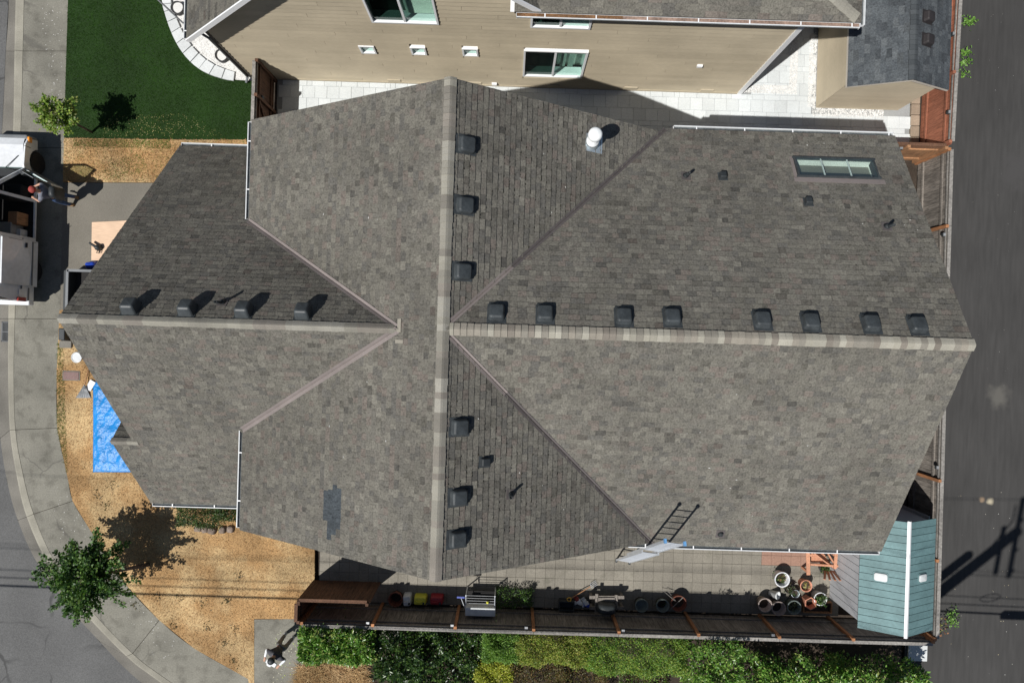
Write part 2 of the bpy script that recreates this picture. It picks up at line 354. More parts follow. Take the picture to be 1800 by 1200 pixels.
# kerb and gutter pan cast in lengths, with an open joint between them
kerb = struct('kerb', sheet(P2([(-3, 2190), (1, 2190), (1, 2192)], -.15), -.155), m_kerb)
brk = [0, 12, 24, 36, 48, 60, 78, len(ko) - 1]
def cut(a, b_, i, t): return a[i].lerp(b_[i], t)
for s in range(len(brk) - 1):
    i0, i1 = brk[s], brk[s + 1]
    if i1 <= i0: continue
    V = []; Fc = []; W = []
    idx = list(range(i0, i1 + 1))
    b = MB(); tone = grey(.08)
    rows = []
    for q, i in enumerate(idx):
        a, k, n_ = po[min(i, len(po) - 1)], ko[i], ki[min(i, len(ki) - 1)]
        if q in (0, len(idx) - 1):
            j = idx[1] if q == 0 else idx[-2]; e = .006
            def nudge(A): p = A[min(i, len(A) - 1)]; r = A[min(j, len(A) - 1)]; return p + (r - p).normalized() * e
            a, k, n_ = nudge(po), nudge(ko), nudge(ki)
        out = (n_ - k); out.z = 0
        rows.append([Vector((a.x, a.y, -.11)), Vector((k.x, k.y, -.10)), Vector((k.x, k.y, -.10)) + out * .18 + Vector((0, 0, .085)),
                     Vector((k.x, k.y, 0)) + out * .36, Vector((n_.x, n_.y, .003)), Vector((n_.x, n_.y, -.155)), Vector((a.x, a.y, -.155))])
    n = 7
    for part_cols, mt, nm in (((0, 1), m_pan, 'gutter_pan'), ((1, 2, 3, 4, 5), m_kerb, 'kerb_stone')):
        bb = MB(); V = []; Fc = []; w = len(part_cols)
        for r in rows: V += [r[c] for c in part_cols]
        for q in range(len(rows) - 1):
            for c in range(w - 1): Fc.append((q * w + c, (q + 1) * w + c, (q + 1) * w + c + 1, q * w + c + 1))
        bb.add(V, [f[::-1] for f in Fc], tone); part(nm, bb, mt, kerb)
# sidewalk slabs
walk = struct('sidewalk', sheet([tuple(p.xy) for p in ki] + [tuple(p.xy) for p in li[::-1]], -.03, .1), m_soil)
sb = [0, 12, 24, 36, 48, 60, 78, len(li) - 1]
for s in range(len(sb) - 1):
    A = [p.copy() for p in ki[sb[s]:sb[s + 1] + 1]]; B = [p.copy() for p in li[sb[s]:sb[s + 1] + 1]]
    if len(A) < 2 or len(B) < 2: continue
    for Lp in (A, B):
        Lp[0] += (Lp[1] - Lp[0]).normalized() * .008; Lp[-1] += (Lp[-2] - Lp[-1]).normalized() * .008
    A = [a + (bb_ - a).normalized() * .01 for a, bb_ in zip(A, B)] if len(A) == len(B) else A
    b = MB(); b.prism([tuple(p.xy) for p in A] + [tuple(p.xy) for p in B[::-1]], -.09, .0 + rnd.uniform(-.004, .004), grey(.07)); part('slab', b, m_concrete, walk)

# lawns, driveway, soil
front = P2([(105, 545), (100, 655), (101, 752), (118, 834), (128, 880), (162, 936), (218, 1023), (280, 1089), (342, 1139), (436, 1192), (447, 1240), (447, 1087), (523, 1087), (553, 1030), (553, 960), (640, 880), (640, 545)])
struct('lawn', sheet(front, .012, .1), m_lawn)
strip = P2([(113, 243), (320, 246), (470, 246), (470, 322), (111, 320)])
struct('lawn', sheet(strip, .012, .1), m_lawn)
drive = P2([(111, 321), (520, 323), (520, 545), (106, 545)])
struct('driveway', sheet(drive, .004, .1), m_drive)
turf_poly = [(122, -200), (120, 0), (116, 130), (113, 242), (440, 246), (470, 246), (470, 143), (440, 143), (395, 140), (360, 128), (335, 110), (315, 85), (300, 55), (290, 25), (286, 0), (280, -60), (280, -200)]
TURF = P2(turf_poly)
struct('turf', sheet(TURF, .016, .1), m_turf)
struct('path', sheet(P2([(447, 1088), (522, 1087), (535, 1060), (700, 1060), (700, 1120), (530, 1168), (520, 1260), (447, 1260)]), .006, .1), m_concrete)
struct('alley', sheet([(13.42, -60), (60, -60), (60, 60), (13.42, 60)], -.02, .1), m_alley)
struct('planting_bed', sheet([(-6.3, -9.02), (13.3, -9.02), (13.3, -16), (-6.3, -16)], -.01, .1), m_soil)
struct('side_yard', sheet([(7.0, -5.2), (13.3, -5.2), (13.3, 6.3), (7.0, 6.3)], -.02, .1), m_soil)
struct('neighbour_yard', sheet([(-9.2, 6.3), (13.4, 6.3), (13.4, 24), (-9.2, 24)], -.03, .1), m_soil)

# ------------------------------------------------------------------ roofs
class Slope:
    # a roof plane: eave point, horizontal up-slope direction, pitch
    def __init__(s, o, h, pitch):
        s.o = Vector(o); h = Vector((h[0], h[1], 0)).normalized(); s.h = h; s.pitch = pitch
        s.c = 1 / math.sqrt(1 + pitch * pitch)
        s.V = Vector((h.x, h.y, pitch)).normalized(); s.U = Vector((h.y, -h.x, 0)); s.N = s.U.cross(s.V)
    def uv(s, x, y):
        d = Vector((x - s.o.x, y - s.o.y, 0)); return (d.dot(s.U), d.dot(s.h) / s.c)
    def at(s, u, v, w=0.0): return s.o + s.U * u + s.V * v + s.N * w
    def z(s, x, y): return s.o.z + Vector((x - s.o.x, y - s.o.y, 0)).dot(s.h) * s.pitch
    def px(s, px, py): return on_plane(px, py, s.o, s.N)
    def M(s): return Matrix((s.U, s.V, s.N)).transposed()
def clip(poly, cl):
    # Sutherland-Hodgman against a convex polygon (counter-clockwise)
    for i in range(len(cl)):
        a = cl[i]; b = cl[(i + 1) % len(cl)]; ex, ey = b[0] - a[0], b[1] - a[1]; out = []
        def side(p): return ex * (p[1] - a[1]) - ey * (p[0] - a[0])
        for j in range(len(poly)):
            p = poly[j]; q = poly[(j + 1) % len(poly)]; sp, sq = side(p), side(q)
            if sp >= 0: out.append(p)
            if (sp >= 0) != (sq >= 0):
                t = sp / (sp - sq); out.append((p[0] + (q[0] - p[0]) * t, p[1] + (q[1] - p[1]) * t))
        poly = out
        if len(poly) < 3: return []
    return poly
def ccw(poly):
    a = sum(poly[i][0] * poly[(i + 1) % len(poly)][1] - poly[(i + 1) % len(poly)][0] * poly[i][1] for i in range(len(poly)))
    return poly if a > 0 else poly[::-1]
def area2(p): return abs(sum(p[i][0] * p[(i + 1) % len(p)][1] - p[(i + 1) % len(p)][0] * p[i][1] for i in range(len(p)))) / 2
WEATHERED = [((.153, .145, .124), 6), ((.138, .131, .114), 6), ((.172, .163, .139), 3), ((.121, .116, .104), 3), ((.158, .138, .120), 2), ((.146, .136, .118), 3)]
DARKGREY = [((.088, .098, .106), 4), ((.074, .083, .091), 4), ((.103, .113, .120), 2), ((.062, .069, .076), 1)]
def shingles(S, polys, seed, pal=WEATHERED, exp=.143, wr=(.14, .34), h=.013, tint=1.0, override=None, start=0.0):
    r = random.Random(seed); cols = [c for c, w in pal for _ in range(w)]
    P = [ccw([S.uv(x, y) for x, y in p]) for p in polys]
    out = []
    for cl in P:
        u0 = min(p[0] for p in cl); u1 = max(p[0] for p in cl); v1 = max(p[1] for p in cl); v0 = min(p[1] for p in cl)
        k = int(math.floor(v0 / exp + 1e-6))
        while k * exp < v1:
            rr = random.Random(seed * 7919 + k); va = k * exp; u = math.floor(u0) - 1.0 - rr.random() * .3; hi = rr.random() < .5
            while u < u1:
                w = rr.uniform(*wr); hi = not hi if rr.random() < .75 else hi
                hh = h * (1.0 if hi else .66); col = jit(rr.choice(cols), .09, rr); sl = rr.uniform(-.006, .006)
                if rr.random() < .06: col = tuple(c * .74 for c in col)
                q = [(u + .0015, va + sl), (u + w - .0015, va + sl * .6), (u + w - .0015, va + exp + .012), (u + .0015, va + exp + .012)]
                if u + w > u0:
                    c2 = clip(q, cl)
                    if len(c2) >= 3 and area2(c2) > 3e-4:
                        n = len(c2)
                        top = [S.at(a, b_, .004 + hh * (1 - .86 * max(0, min(1, (b_ - va) / exp)))) for a, b_ in c2]; bot = [S.at(a, b_, -.003) for a, b_ in c2]
                        cen = sum((p for p in top), Vector()) / n
                        if override: col = override(cen, col, rr)
                        d = EYE - cen; scr = area2(c2) * d.normalized().dot(S.N) / d.length_squared
                        col = tuple(c * tint for c in col)
                        out.append((scr, top + bot, [tuple(range(n))] + [(i, i + n, (i + 1) % n + n, (i + 1) % n) for i in range(n)], col))
                u += w
            k += 1
    return out
def lay_shingles(pieces, roof, limit=300, in_frame=True):
    # the pieces that show largest are single shingles, the rest one field
    def vis(p):
        x, y = to_px(p[1][0]); return 0 <= x <= 1800 and 0 <= y <= 1200
    order = sorted(range(len(pieces)), key=lambda i: -pieces[i][0] * (1 if vis(pieces[i]) else 0))
    pick = set(order[:limit]); field = MB()
    for i, (sc, V, Fc, col) in enumerate(pieces):
        if i in pick:
            b = MB(); b.add(V, Fc, col); part('shingle', b, m_shing, roof)
        else: field.add(V, Fc, col)
    part('shingle_field', field, m_shing, roof, kind='stuff')
def deck(S, polys, b, thick=.16):
    for p in polys:
        V = [Vector((x, y, S.z(x, y))) - S.N * .004 for x, y in p]
        n = len(V); B = [v - Vector((0, 0, thick)) for v in V]
        a = sum(p[i][0] * p[(i + 1) % n][1] - p[(i + 1) % n][0] * p[i][1] for i in range(n))
        if a < 0: V = V[::-1]; B = B[::-1]
        b.add(V + B, [tuple(range(n)), tuple(range(n, 2 * n))[::-1]] + [(i, i + n, (i + 1) % n + n, (i + 1) % n) for i in range(n)])
def ridge_caps(p0, p1, Na, Nb, roof, pal, seed, exp=.143, wid=.155, run=1, mat_=None, lift=.020):
    # bent caps from p0 to p1; Na/Nb = outward horizontal directions (with pitch) of the two slopes
    p0 = Vector(p0); p1 = Vector(p1); t = (p1 - p0); L = t.length; t.normalize(); r = random.Random(seed); k = 0; s = 0.0; col = r.choice(pal); left = 0
    da = Vector(Na).normalized(); db = Vector(Nb).normalized()
    while s < L:
        e = min(exp + .02, L - s + .02)
        if left <= 0: col = jit(r.choice(pal), .06, r); left = r.randint(1, run)
        left -= 1; c = jit(col, .05, r); wa = wid + r.uniform(-.008, .008); sk = r.uniform(-.006, .006)
        b = MB(); V = []
        for f, hgt in ((0, .040), (1, .016)):
            p = p0 + t * (s + e * f)
            for d, w in ((da, wa), (da, wa * .35), (None, 0), (db, wa * .35), (db, wa)):
                q = p + (d * w if d is not None else Vector()) + Vector((0, 0, lift + hgt - (0.010 if d is None else 0))) + t * (sk if f == 0 else 0)
                V.append(q)
        V2 = [v - Vector((0, 0, .024)) for v in V]
        Fc = [(i, i + 1, i + 6, i + 5) for i in range(4)] + [(10 + i, 10 + i + 5, 10 + i + 6, 10 + i + 1) for i in range(4)]
        Fc += [(i, 10 + i, 11 + i, i + 1) for i in range(4)] + [(5 + i, 6 + i, 16 + i, 15 + i) for i in range(4)] + [(0, 5, 15, 10), (4, 14, 19, 9)]
        b.add(V + V2, Fc, c); part('ridge_cap', b, mat_ or m_cap, roof); s += exp; k += 1

XR, ZR, YR, ZE = -1.43, 8.20, .164, 4.90
XWE, XEE, YN, YS = -6.862, 3.845, 5.45, -5.17
XE, YEN, YES = 9.80, 5.547, -5.218
ZRW, YRW, XW, ZNW, ZSW, YNW, YSW = 7.568, .1425, -9.957, 2.349, 2.27, 5.395, -5.205
XPW, YPR = -10.55, -3.05                            # lower porch bay that steps out past the west rake
pW = (ZR - ZE) / (XR - XWE); pE = (ZR - ZE) / (XEE - XR); pN = (ZR - ZE) / (YEN - YR); pS = (ZR - ZE) / (YR - YES)
pWN = (ZRW - ZNW) / (YNW - YRW); pWS = (ZRW - ZSW) / (YRW - YSW)
S_mw = Slope((XWE, 0, ZE), (1, 0), pW); S_me = Slope((XEE, 0, ZE), (-1, 0), pE)
S_en = Slope((0, YEN, ZE), (0, -1), pN); S_es = Slope((0, YES, ZE), (0, 1), pS)
S_wn = Slope((0, YNW, ZNW), (0, -1), pWN); S_ws = Slope((0, YSW, ZSW), (0, 1), pWS)
xv = XR - (ZR - ZRW) / pW
c4 = [S_en.px(x, y) for x, y in ((1396, 276), (1534, 281), (1543, 319), (1402, 314))]     # skylight corners, left open in the roof
sc_ = sum(c4, Vector()) / 4; sw, sh = 1.98, .64
SKX0, SKX1 = sc_.x - sw / 2 + .02, sc_.x + sw / 2 - .02; SKY0, SKY1 = sc_.y - sh / 2 * S_en.c + .02, sc_.y + sh / 2 * S_en.c - .02
yvN = YRW + (ZRW - ZE) / pWN; yvS = YRW - (ZRW - ZE) / pWS
polys = {
 'mw': (S_mw, [[(XWE, YN), (XWE, yvN), (xv, YRW), (XR, YRW), (XR, YN)], [(XWE, YS), (XWE, yvS), (xv, YRW), (XR, YRW), (XR, YS)]]),
 'me': (S_me, [[(XR, YN), (XR, YR), (XEE - .10, YN)], [(XR, YS), (XR, YR), (XEE - .05, YS)]]),
 'en': (S_en, [[(XR, YR), (SKX0, YR), (SKX0, YEN), (XEE, YEN)], [(SKX1, YR), (XE, YR), (XE, YEN), (SKX1, YEN)],
               [(SKX0, YR), (SKX1, YR), (SKX1, SKY0), (SKX0, SKY0)], [(SKX0, SKY1), (SKX1, SKY1), (SKX1, YEN), (SKX0, YEN)]]),
 'es': (S_es, [[(XR, YR), (XE, YR), (XE, YES), (XEE, YES)]]),
 'wn': (S_wn, [[(XW, YRW), (xv, YRW), (XWE, yvN), (XW, yvN)], [(XW, yvN), (XWE + .3, yvN), (XWE + .3, YNW), (XW, YNW)]]),
 'ws': (S_ws, [[(XW, YRW), (xv, YRW), (XWE, yvS), (XW, yvS)], [(XW, yvS), (XWE + .3, yvS), (XWE + .3, YSW), (XW, YSW)], [(XPW, YPR), (XW, YPR), (XW, YSW), (XPW, YSW)]]),
}
house = thing('house', 'large house under weathered grey-brown shingle roof with crossing ridges in the middle', 'house', (0, 0, 0))
b = MB()
def gable_wall(b, x0, x1, y0, y1, ze, zr, axis, thick=True):
    if axis == 'x':
        m = (y0 + y1) / 2; pr = [(x0, y0, 0), (x0, y1, 0), (x0, y1, ze), (x0, m, zr), (x0, y0, ze)]; b.extr(pr[::-1], (x1 - x0, 0, 0))
    else:
        m = (x0 + x1) / 2; pr = [(x0, y0, 0), (x1, y0, 0), (x1, y0, ze), (m, y0, zr), (x0, y0, ze)]; b.extr(pr, (0, y1 - y0, 0))
gable_wall(b, XWE + .42, XEE - .42, YS + .38, YN - .38, ZE + .02, ZR - .28, 'y')
part('wall', b, m_wallb, house)
b = MB(); gable_wall(b, XR, XE - .38, YES + .42, YEN - .42, ZE + .02, ZR - .28, 'x'); part('wall', b, m_wallb, house)
b = MB(); gable_wall(b, XW + .36, XWE + .5, YSW + .42, YNW - .42, ZNW - .02, ZRW - .62, 'x'); part('wall', b, m_wallb, house)
b = MB()
for S, P in polys.values(): deck(S, P, b)
roof = part('roof', b, m_deck, house)
PATCH = [(572, 862), (586, 850), (597, 852), (596, 930), (578, 950), (572, 945)]
def inside(x, y, poly):
    c = False
    for i in range(len(poly)):
        (x1, y1), (x2, y2) = poly[i], poly[i - 1]
        if (y1 > y) != (y2 > y) and x < (x2 - x1) * (y - y1) / (y2 - y1) + x1: c = not c
    return c
PATCH_W = [tuple(S_mw.px(x, y).xy) for x, y in PATCH]
def patch(cen, col, r): return jit((.062, .072, .080), .12, r) if inside(cen.x, cen.y, PATCH_W) else col
allp = []
for i, (k, (S, P)) in enumerate(polys.items()):
    allp += shingles(S, P, 11 + i, wr=(.12, .25) if k != 'mw' else (.10, .22), tint={'mw': .92, 'wn': .9}.get(k, 1.0), override=patch if k == 'mw' else None,
                     h=.021 if k == 'me' else (.017 if k in ('en', 'wn') else .012))
lay_shingles(allp, roof)
CAPS = [(.275, .262, .222), (.24, .228, .195), (.295, .282, .245), (.195, .182, .158), (.225, .205, .178)]
ridge_caps((XR, YS, ZR), (XR, YN, ZR), (-1, 0, -pW), (1, 0, -pE), roof, CAPS, 3, run=3)
ridge_caps((XE, YR, ZR), (XR + .16, YR, ZR), (0, 1, -pN), (0, -1, -pS), roof, [(.28, .265, .222), (.22, .205, .175), (.31, .295, .25), (.19, .17, .145), (.25, .228, .192)], 4, run=1)
ridge_caps((XW, YRW, ZRW), (xv + .12, YRW, ZRW), (0, 1, -pWN), (0, -1, -pWS), roof, CAPS, 5, run=3, wid=.15)
# the odd flat shingle pieces where the west ridge dies into the main slope
for u_, v_, w_, l_ in ((.0, .06, .30, .10), (.22, .0, .08, .22)):
    p = S_mw.px(703, 572 if u_ == 0 else 600); b = MB(); b.box(p + S_mw.N * .025, (w_, l_, .008), S_mw.M(), (.27, .25, .21)); part('ridge_cap', b, m_cap, roof)
# valley flashings: a shallow W of painted metal
def valley(pa, pb, Sa, Sb, m, w=.07, name='valley_flashing', da=0):
    pa = Vector(pa); pb = Vector(pb); t = (pb - pa).normalized(); b = MB(); V = []
    na = Sa.N; nb = Sb.N
    sa = na.cross(t).normalized(); sb_ = t.cross(nb).normalized()
    if sa.z < 0: sa = -sa
    if sb_.z < 0: sb_ = -sb_
    for p in (pa, pb):
        V += [p + sa * w + na * .024, p + sa * .012 + na * .020, p + Vector((0, 0, .05)), p + sb_ * .012 + nb * .020, p + sb_ * w + nb * .024]
    V += [v - Vector((0, 0, .02)) for v in V]
    Fc = [(i, i + 1, i + 6, i + 5) for i in range(4)] + [(i, 10 + i, 11 + i, i + 1) for i in range(4)] + [(5 + i, 6 + i, 16 + i, 15 + i) for i in range(4)] + [(0, 5, 15, 10), (4, 14, 19, 9)]
    b.add(V, Fc); return part(name, b, m, house)
vn0 = Vector((XR + .05, YR + .05, ZR - .03)); vn1 = Vector((XEE, YEN, ZE)); vs0 = Vector((XR + .05, YR - .05, ZR - .03)); vs1 = Vector((XEE, YES, ZE))
valley(vn0.lerp(vn1, .015), vn0.lerp(vn1, .26), S_me, S_en, m_flash); valley(vn0.lerp(vn1, .26), vn0.lerp(vn1, .63), S_me, S_en, m_flash_d); valley(vn0.lerp(vn1, .63), vn0.lerp(vn1, .995), S_me, S_en, m_flash_d)
valley(vs0.lerp(vs1, .015), vs0.lerp(vs1, .25), S_me, S_es, m_flash, .075); valley(vs0.lerp(vs1, .25), vs0.lerp(vs1, .995), S_me, S_es, m_flash_d, .075)
valley((xv, YRW, ZRW), (XWE, yvN, ZE), S_mw, S_wn, m_flash, .085); valley((xv, YRW, ZRW), (XWE, yvS, ZE), S_mw, S_ws, m_flash, .10)
# gutters with spaced hangers
def gutter(parent, p0, p1, out, first=.25, step=1.25, w=.115, hgt=.10, debris=False):
    p0 = Vector(p0); p1 = Vector(p1); out = Vector(out); t = (p1 - p0).normalized(); L = (p1 - p0).length; dn = Vector((0, 0, -hgt))
    b = MB(); th = .006
    prof = [(0, 0), (0, -hgt), (w * .8, -hgt), (w, -.02), (w, 0), (w - .022, 0), (w - .022, -.008), (w - .008, -.012), (w * .8 - .006, -hgt + th), (th, -hgt + th), (th, 0)]
    n = len(prof); V = [p + out * a + Vector((0, 0, z)) for p in (p0, p1) for a, z in prof]
    Fc = [(i, (i + 1) % n, (i + 1) % n + n, i + n) for i in range(n)] + [tuple(range(n))[::-1], tuple(range(n, 2 * n))]
    b.add(V, Fc); g = part('gutter', b, m_gut_in, parent)
    for e in (p0 + t * .004, p1 - t * .004):
        bb = MB(); bb.beam(e + out * .002 + dn * .5, e + out * (w - .002) + dn * .5, .008, hgt); part('end_cap', bb, m_white, g)
    s = first
    while s < L - .1:
        bb = MB(); p = p0 + t * s; bb.beam(p + out * .005 + Vector((0, 0, -.006)), p + out * (w - .01) + Vector((0, 0, -.006)), .028, .01); part('hanger', bb, m_white, g); s += step
    bb = MB(); bb.beam(p0 + out * w * .42 + dn * .72 + t * .02, p0 + out * w * .42 + dn * .72 + t * (L - .02), w * .70, .03); part('gutter_layer', bb, m_gutdark, g)  # dark grey layer along the floor of every gutter
    if debris:
        bb = MB(); bb.beam(p0 + out * w * .4 + dn * .35 + t * .02, p0 + out * w * .4 + dn * .35 + t * 2.6, w * .72, .05); part('gutter_layer', bb, m_mossy, g)
        bb = MB(); bb.beam(p0 + out * w * .4 + dn * .42 + t * 2.6, p0 + out * w * .4 + dn * .42 + t * (L - .02), w * .72, .05); part('gutter_layer', bb, m_gutbrown, g)
    return g
dz = Vector((0, 0, -.035))
gutter(house, Vector((XEE + .22, YEN + .0, ZE)) + dz, Vector((XE - .02, YEN, ZE)) + dz, (0, 1, 0), .6)
gutter(house, Vector((XEE - .62, YES, ZE)) + dz, Vector((XE - .02, YES, ZE)) + dz, (0, -1, 0), .45)
gutter(house, Vector((XWE, YN - .04, ZE)) + dz, Vector((XWE, yvN + .05, ZE)) + dz, (-1, 0, 0), .5)
gutter(house, Vector((XWE, yvS - .02, ZE)) + dz, Vector((XWE, YS + .05, ZE)) + dz, (-1, 0, 0), .6)
gutter(house, Vector((XW + .02, YNW, ZNW)) + dz, Vector((XWE + .2, YNW, ZNW)) + dz, (0, 1, 0), .9)
gutter(house, Vector((XPW + .02, YSW, ZSW)) + dz, Vector((XWE - .02, YSW, ZSW)) + dz, (0, -1, 0), .6)
# north side of the porch bay that steps out past the west rake
ZPR = S_ws.z(0, YPR); hn = Slope((0, YPR + .85, ZPR - .85 * .99), (0, -1), .99)
hp2 = [[(XPW, YPR), (XPW, YPR + .85), (XW + .4, YPR + .85), (XW + .4, YPR)]]
b = MB(); deck(hn, hp2, b, .10); hood = part('porch_roof', b, m_deck, house); f_ = MB()
for sc, V, Fc, col in shingles(hn, hp2, 72): f_.add(V, Fc, col)
part('shingle_field', f_, m_shing, hood, kind='stuff')
ridge_caps((XPW, YPR, ZPR), (XW + .1, YPR, ZPR), (0, 1, -.99), (0, -1, -pWS), hood, CAPS, 9, wid=.13)
for y in (YPR - .2, YSW + .4):
    b = MB(); b.box((XPW + .3, y, 1.05), (.16, .16, 2.1)); part('porch_post', b, m_alu_w, house)

def roof_bits(name, S, polys_, n, size, cols, seed, snap=True):
    r = random.Random(seed); b = MB()
    for k in range(n):
        P_ = r.choice(polys_); w = [r.random() ** 1.0 for _ in P_]; t_ = sum(w); x = sum(a * q[0] for a, q in zip(w, P_)) / t_; y = sum(a * q[1] for a, q in zip(w, P_)) / t_
        u, v = S.uv(x, y)
        if snap: v = round(v / .143) * .143 - .006
        c = S.at(u, v, .022); q = r.uniform(*size); m_ = [c + S.U * q * r.uniform(.6, 2.2) * math.cos(a) + S.V * q * r.uniform(.5, 1) * math.sin(a) for a in (0, 1.3, 2.5, 3.8, 5.0)]
        b.add(m_ + [c + S.N * q * .6], [(i, (i + 1) % 5, 5) for i in range(5)], r.choice(cols))
    part(name, b, m_cap, house, kind='stuff')
roof_bits('moss_bits', S_me, polys['me'][1], 900, (.006, .018), [(.025, .024, .018), (.04, .036, .024)], 5)
roof_bits('moss_bits', S_en, polys['en'][1], 350, (.005, .013), [(.03, .028, .02), (.05, .045, .03)], 6)
roof_bits('moss_bits', S_ws, polys['ws'][1], 160, (.006, .016), [(.03, .03, .028), (.05, .045, .04)], 8)
for q_, (S_, k_) in enumerate(((S_me, 'me'), (S_es, 'es'), (S_mw, 'mw'), (S_en, 'en'))): roof_bits('bird_droppings', S_, polys[k_][1], 9, (.008, .018), [(.6, .6, .58), (.5, .5, .47)], 20 + q_, False)
# box vents, plumbing vents, flue, skylight
def slope_matrix(S, p):
    M = S.M().to_4x4(); M.translation = p; return M
def box_vent(px, py, S, w=.36, hgt=.13, name='roof_vent', parent=house, mv=None):
    mv = mv or m_vent; p = S.px(px, py) - S.N * 0.0; M = S.M(); r = MB()
    b = MB(); b.box(p + S.N * .020, (w * 1.05, w * 1.25, .008), M); fl = part(name, b, mv, parent)
    h = MB(); h.rbox(p + S.N * .026 - S.V * .02 * w, (w * .92, w * .98, hgt), w * .17, M, taper=.86, crown=.012); part('hood', h, mv, fl, smooth=False)
    l = MB(); l.box(p + S.N * .045 - S.V * w * .52, (w * .8, .03, .05), M); part('louvre', l, m_black, fl)
    s = MB(); s.box(p + S.N * .030 - S.V * w * .60 + S.U * (w * .3), (w * .3, .10, .012), M); part('flange_tab', s, m_black, fl)
for x, y in ((818, 255), (815, 361), (811, 477), (806, 750), (804, 873), (802, 946)): box_vent(x, y, S_me, .40)
for x, y in ((873, 552), (958, 554), (1096, 559), (1181, 560), (1339, 565), (1424, 568), (1530, 571), (1612, 574)): box_vent(x, y, S_en, .39)
for x, y in ((232, 545), (331, 548), (430, 551), (534, 554)): box_vent(x, y, S_wn, .38, .24)
def mini_vent(px, py, S, w=.20):
    p = S.px(px, py); b = MB(); b.box(p + S.N * .018, (w * 1.15, w * 1.3, .008), S.M()); fl = part('exhaust_vent', b, m_vent, house)
    h = MB(); h.rbox(p + S.N * .02, (w * .85, w, .10), .03, S.M(), taper=.9); part('hood', h, m_black, fl)
for x, y in ((1270, 311), (1420, 356)): mini_vent(x, y, S_en)
mini_vent(851, 811, S_me, .22)
def pipe(px, py, S, hgt=.34, r=.035):
    p = S.px(px, py); b = MB(); b.box(p + S.N * .018, (.22, .26, .008), S.M()); fl = part('plumbing_vent', b, m_flash_d, house)
    c = MB(); c.lathe([(.085, -.03), (.06, .06), (.042, .10)], p + S.N * .01, 14); part('boot', c, m_black, fl, smooth=True)
    t = MB(); t.lathe([(r, -.1), (r, hgt), (r * .8, hgt), (r * .8, hgt - .06)], p, 14); part('pipe', t, m_black, fl, smooth=True)
for x, y, S, h in ((1205, 310, S_en, .36), (1558, 399, S_en, .34), (898, 868, S_me, .36), (1266, 937, S_es, .12), (392, 532, S_wn, .42)): pipe(x, y, S, h)
p = S_me.px(1040, 252); fl = MB(); fl.box(p + S_me.N * .02 - S_me.V * .06, (.42, .50, .006), S_me.M()); flue = part('flue_vent', fl, m_galv, house)
b = MB(); b.box(p + S_me.N * .021 + S_me.U * .25 - S_me.V * .14, (.16, .14, .006), S_me.M()); part('flange_tab', b, m_galv, flue)
b = MB(); b.lathe([(.19, -.12), (.165, .02), (.16, .14), (.125, .22), (.125, .24)], p, 24); part('base_cone', b, m_galv, flue, smooth=True)
b = MB(); b.lathe([(.15, .20), (.15, .235), (.105, .25), (.105, .5)], p, 24); part('collar', b, m_whitecap, flue, smooth=True)
b = MB(); b.lathe([(.10, .3), (.10, .60), (.155, .60), (.165, .64), (.16, .76), (.12, .80), (.02, .82)], p, 24); part('cap', b, m_whitecap, flue, smooth=True)
# skylight
M = S_en.M()
b = MB()
for (dx, dy, w, d) in ((0, sh / 2, sw + .1, .04), (0, -sh / 2, sw + .1, .04), (sw / 2, 0, .04, sh - .04), (-sw / 2, 0, .04, sh - .04)):
    b.box(sc_ + S_en.U * dx + S_en.V * dy + S_en.N * .035, (w, d, .075), M)
sky_l = part('skylight', b, m_vent, house)
b = MB(); b.box(sc_ - S_en.N * .28, (sw, sh, .01), M)
for s_ in (-1, 1):
    b.box(sc_ - S_en.N * .13 + S_en.U * s_ * sw / 2, (.012, sh, .30), M); b.box(sc_ - S_en.N * .13 + S_en.V * s_ * sh / 2, (sw, .012, .30), M)
part('light_well', b, mat('well', (.74, .75, .72), .9), sky_l)
for q in (-1, 1):
    b = MB(); b.box(sc_ + S_en.N * .03 + S_en.U * q * sw / 6, (.022, sh, .03), M); part('glazing_bar', b, m_whitecap, sky_l)
for q in (-1, 0, 1):
    b = MB(); b.box(sc_ + S_en.N * .06 + S_en.U * q * sw / 3, (sw / 3 - .01, sh - .03, .008), M); part('pane', b, glass_mat('skylight glass', (.90, .95, .93), .10) if q == -1 else bpy.data.materials['skylight glass'], sky_l)
b = MB(); b.box(sc_ + S_en.N * .026 + S_en.V * (sh / 2 + .10), (sw + .26, .15, .006), M); b.box(sc_ + S_en.N * .026 + S_en.U * (sw / 2 + .07), (.08, sh + .1, .006), M); part('apron_flashing', b, m_flash, sky_l)

# ------------------------------------------------------------------ neighbour house
NY = 8.35
nb = thing('neighbour_house', 'tan lap-sided house with white windows along the top edge', 'house', (0, 10, 0))
NXW, NXE = -8.76, 7.29
GX, GZ, GP = -3.16, 9.47, .96                       # gable ridge and pitch
wins = [  # x0, x1, z0, z1 of openings in the south wall
    (-3.95, -2.16, 4.36, 5.85, 'big'), (.27, 1.87, 4.36, 5.45, 'eave'), (.13, 2.0, .96, 2.90, 'low'),
    (-4.66, -4.21, 2.34, 2.84, 'small'), (-3.17, -2.72, 2.36, 2.86, 'small'), (-1.66, -1.20, 2.38, 2.88, 'small')]
b = MB()
pr = [(NXW, NY + .06, 0), (NXE, NY + .06, 0), (NXE, NY + .06, 5.8), (.55, NY + .06, 5.8), (GX, NY + .06, GZ - .3), (NXW, NY + .06, 3.75)]
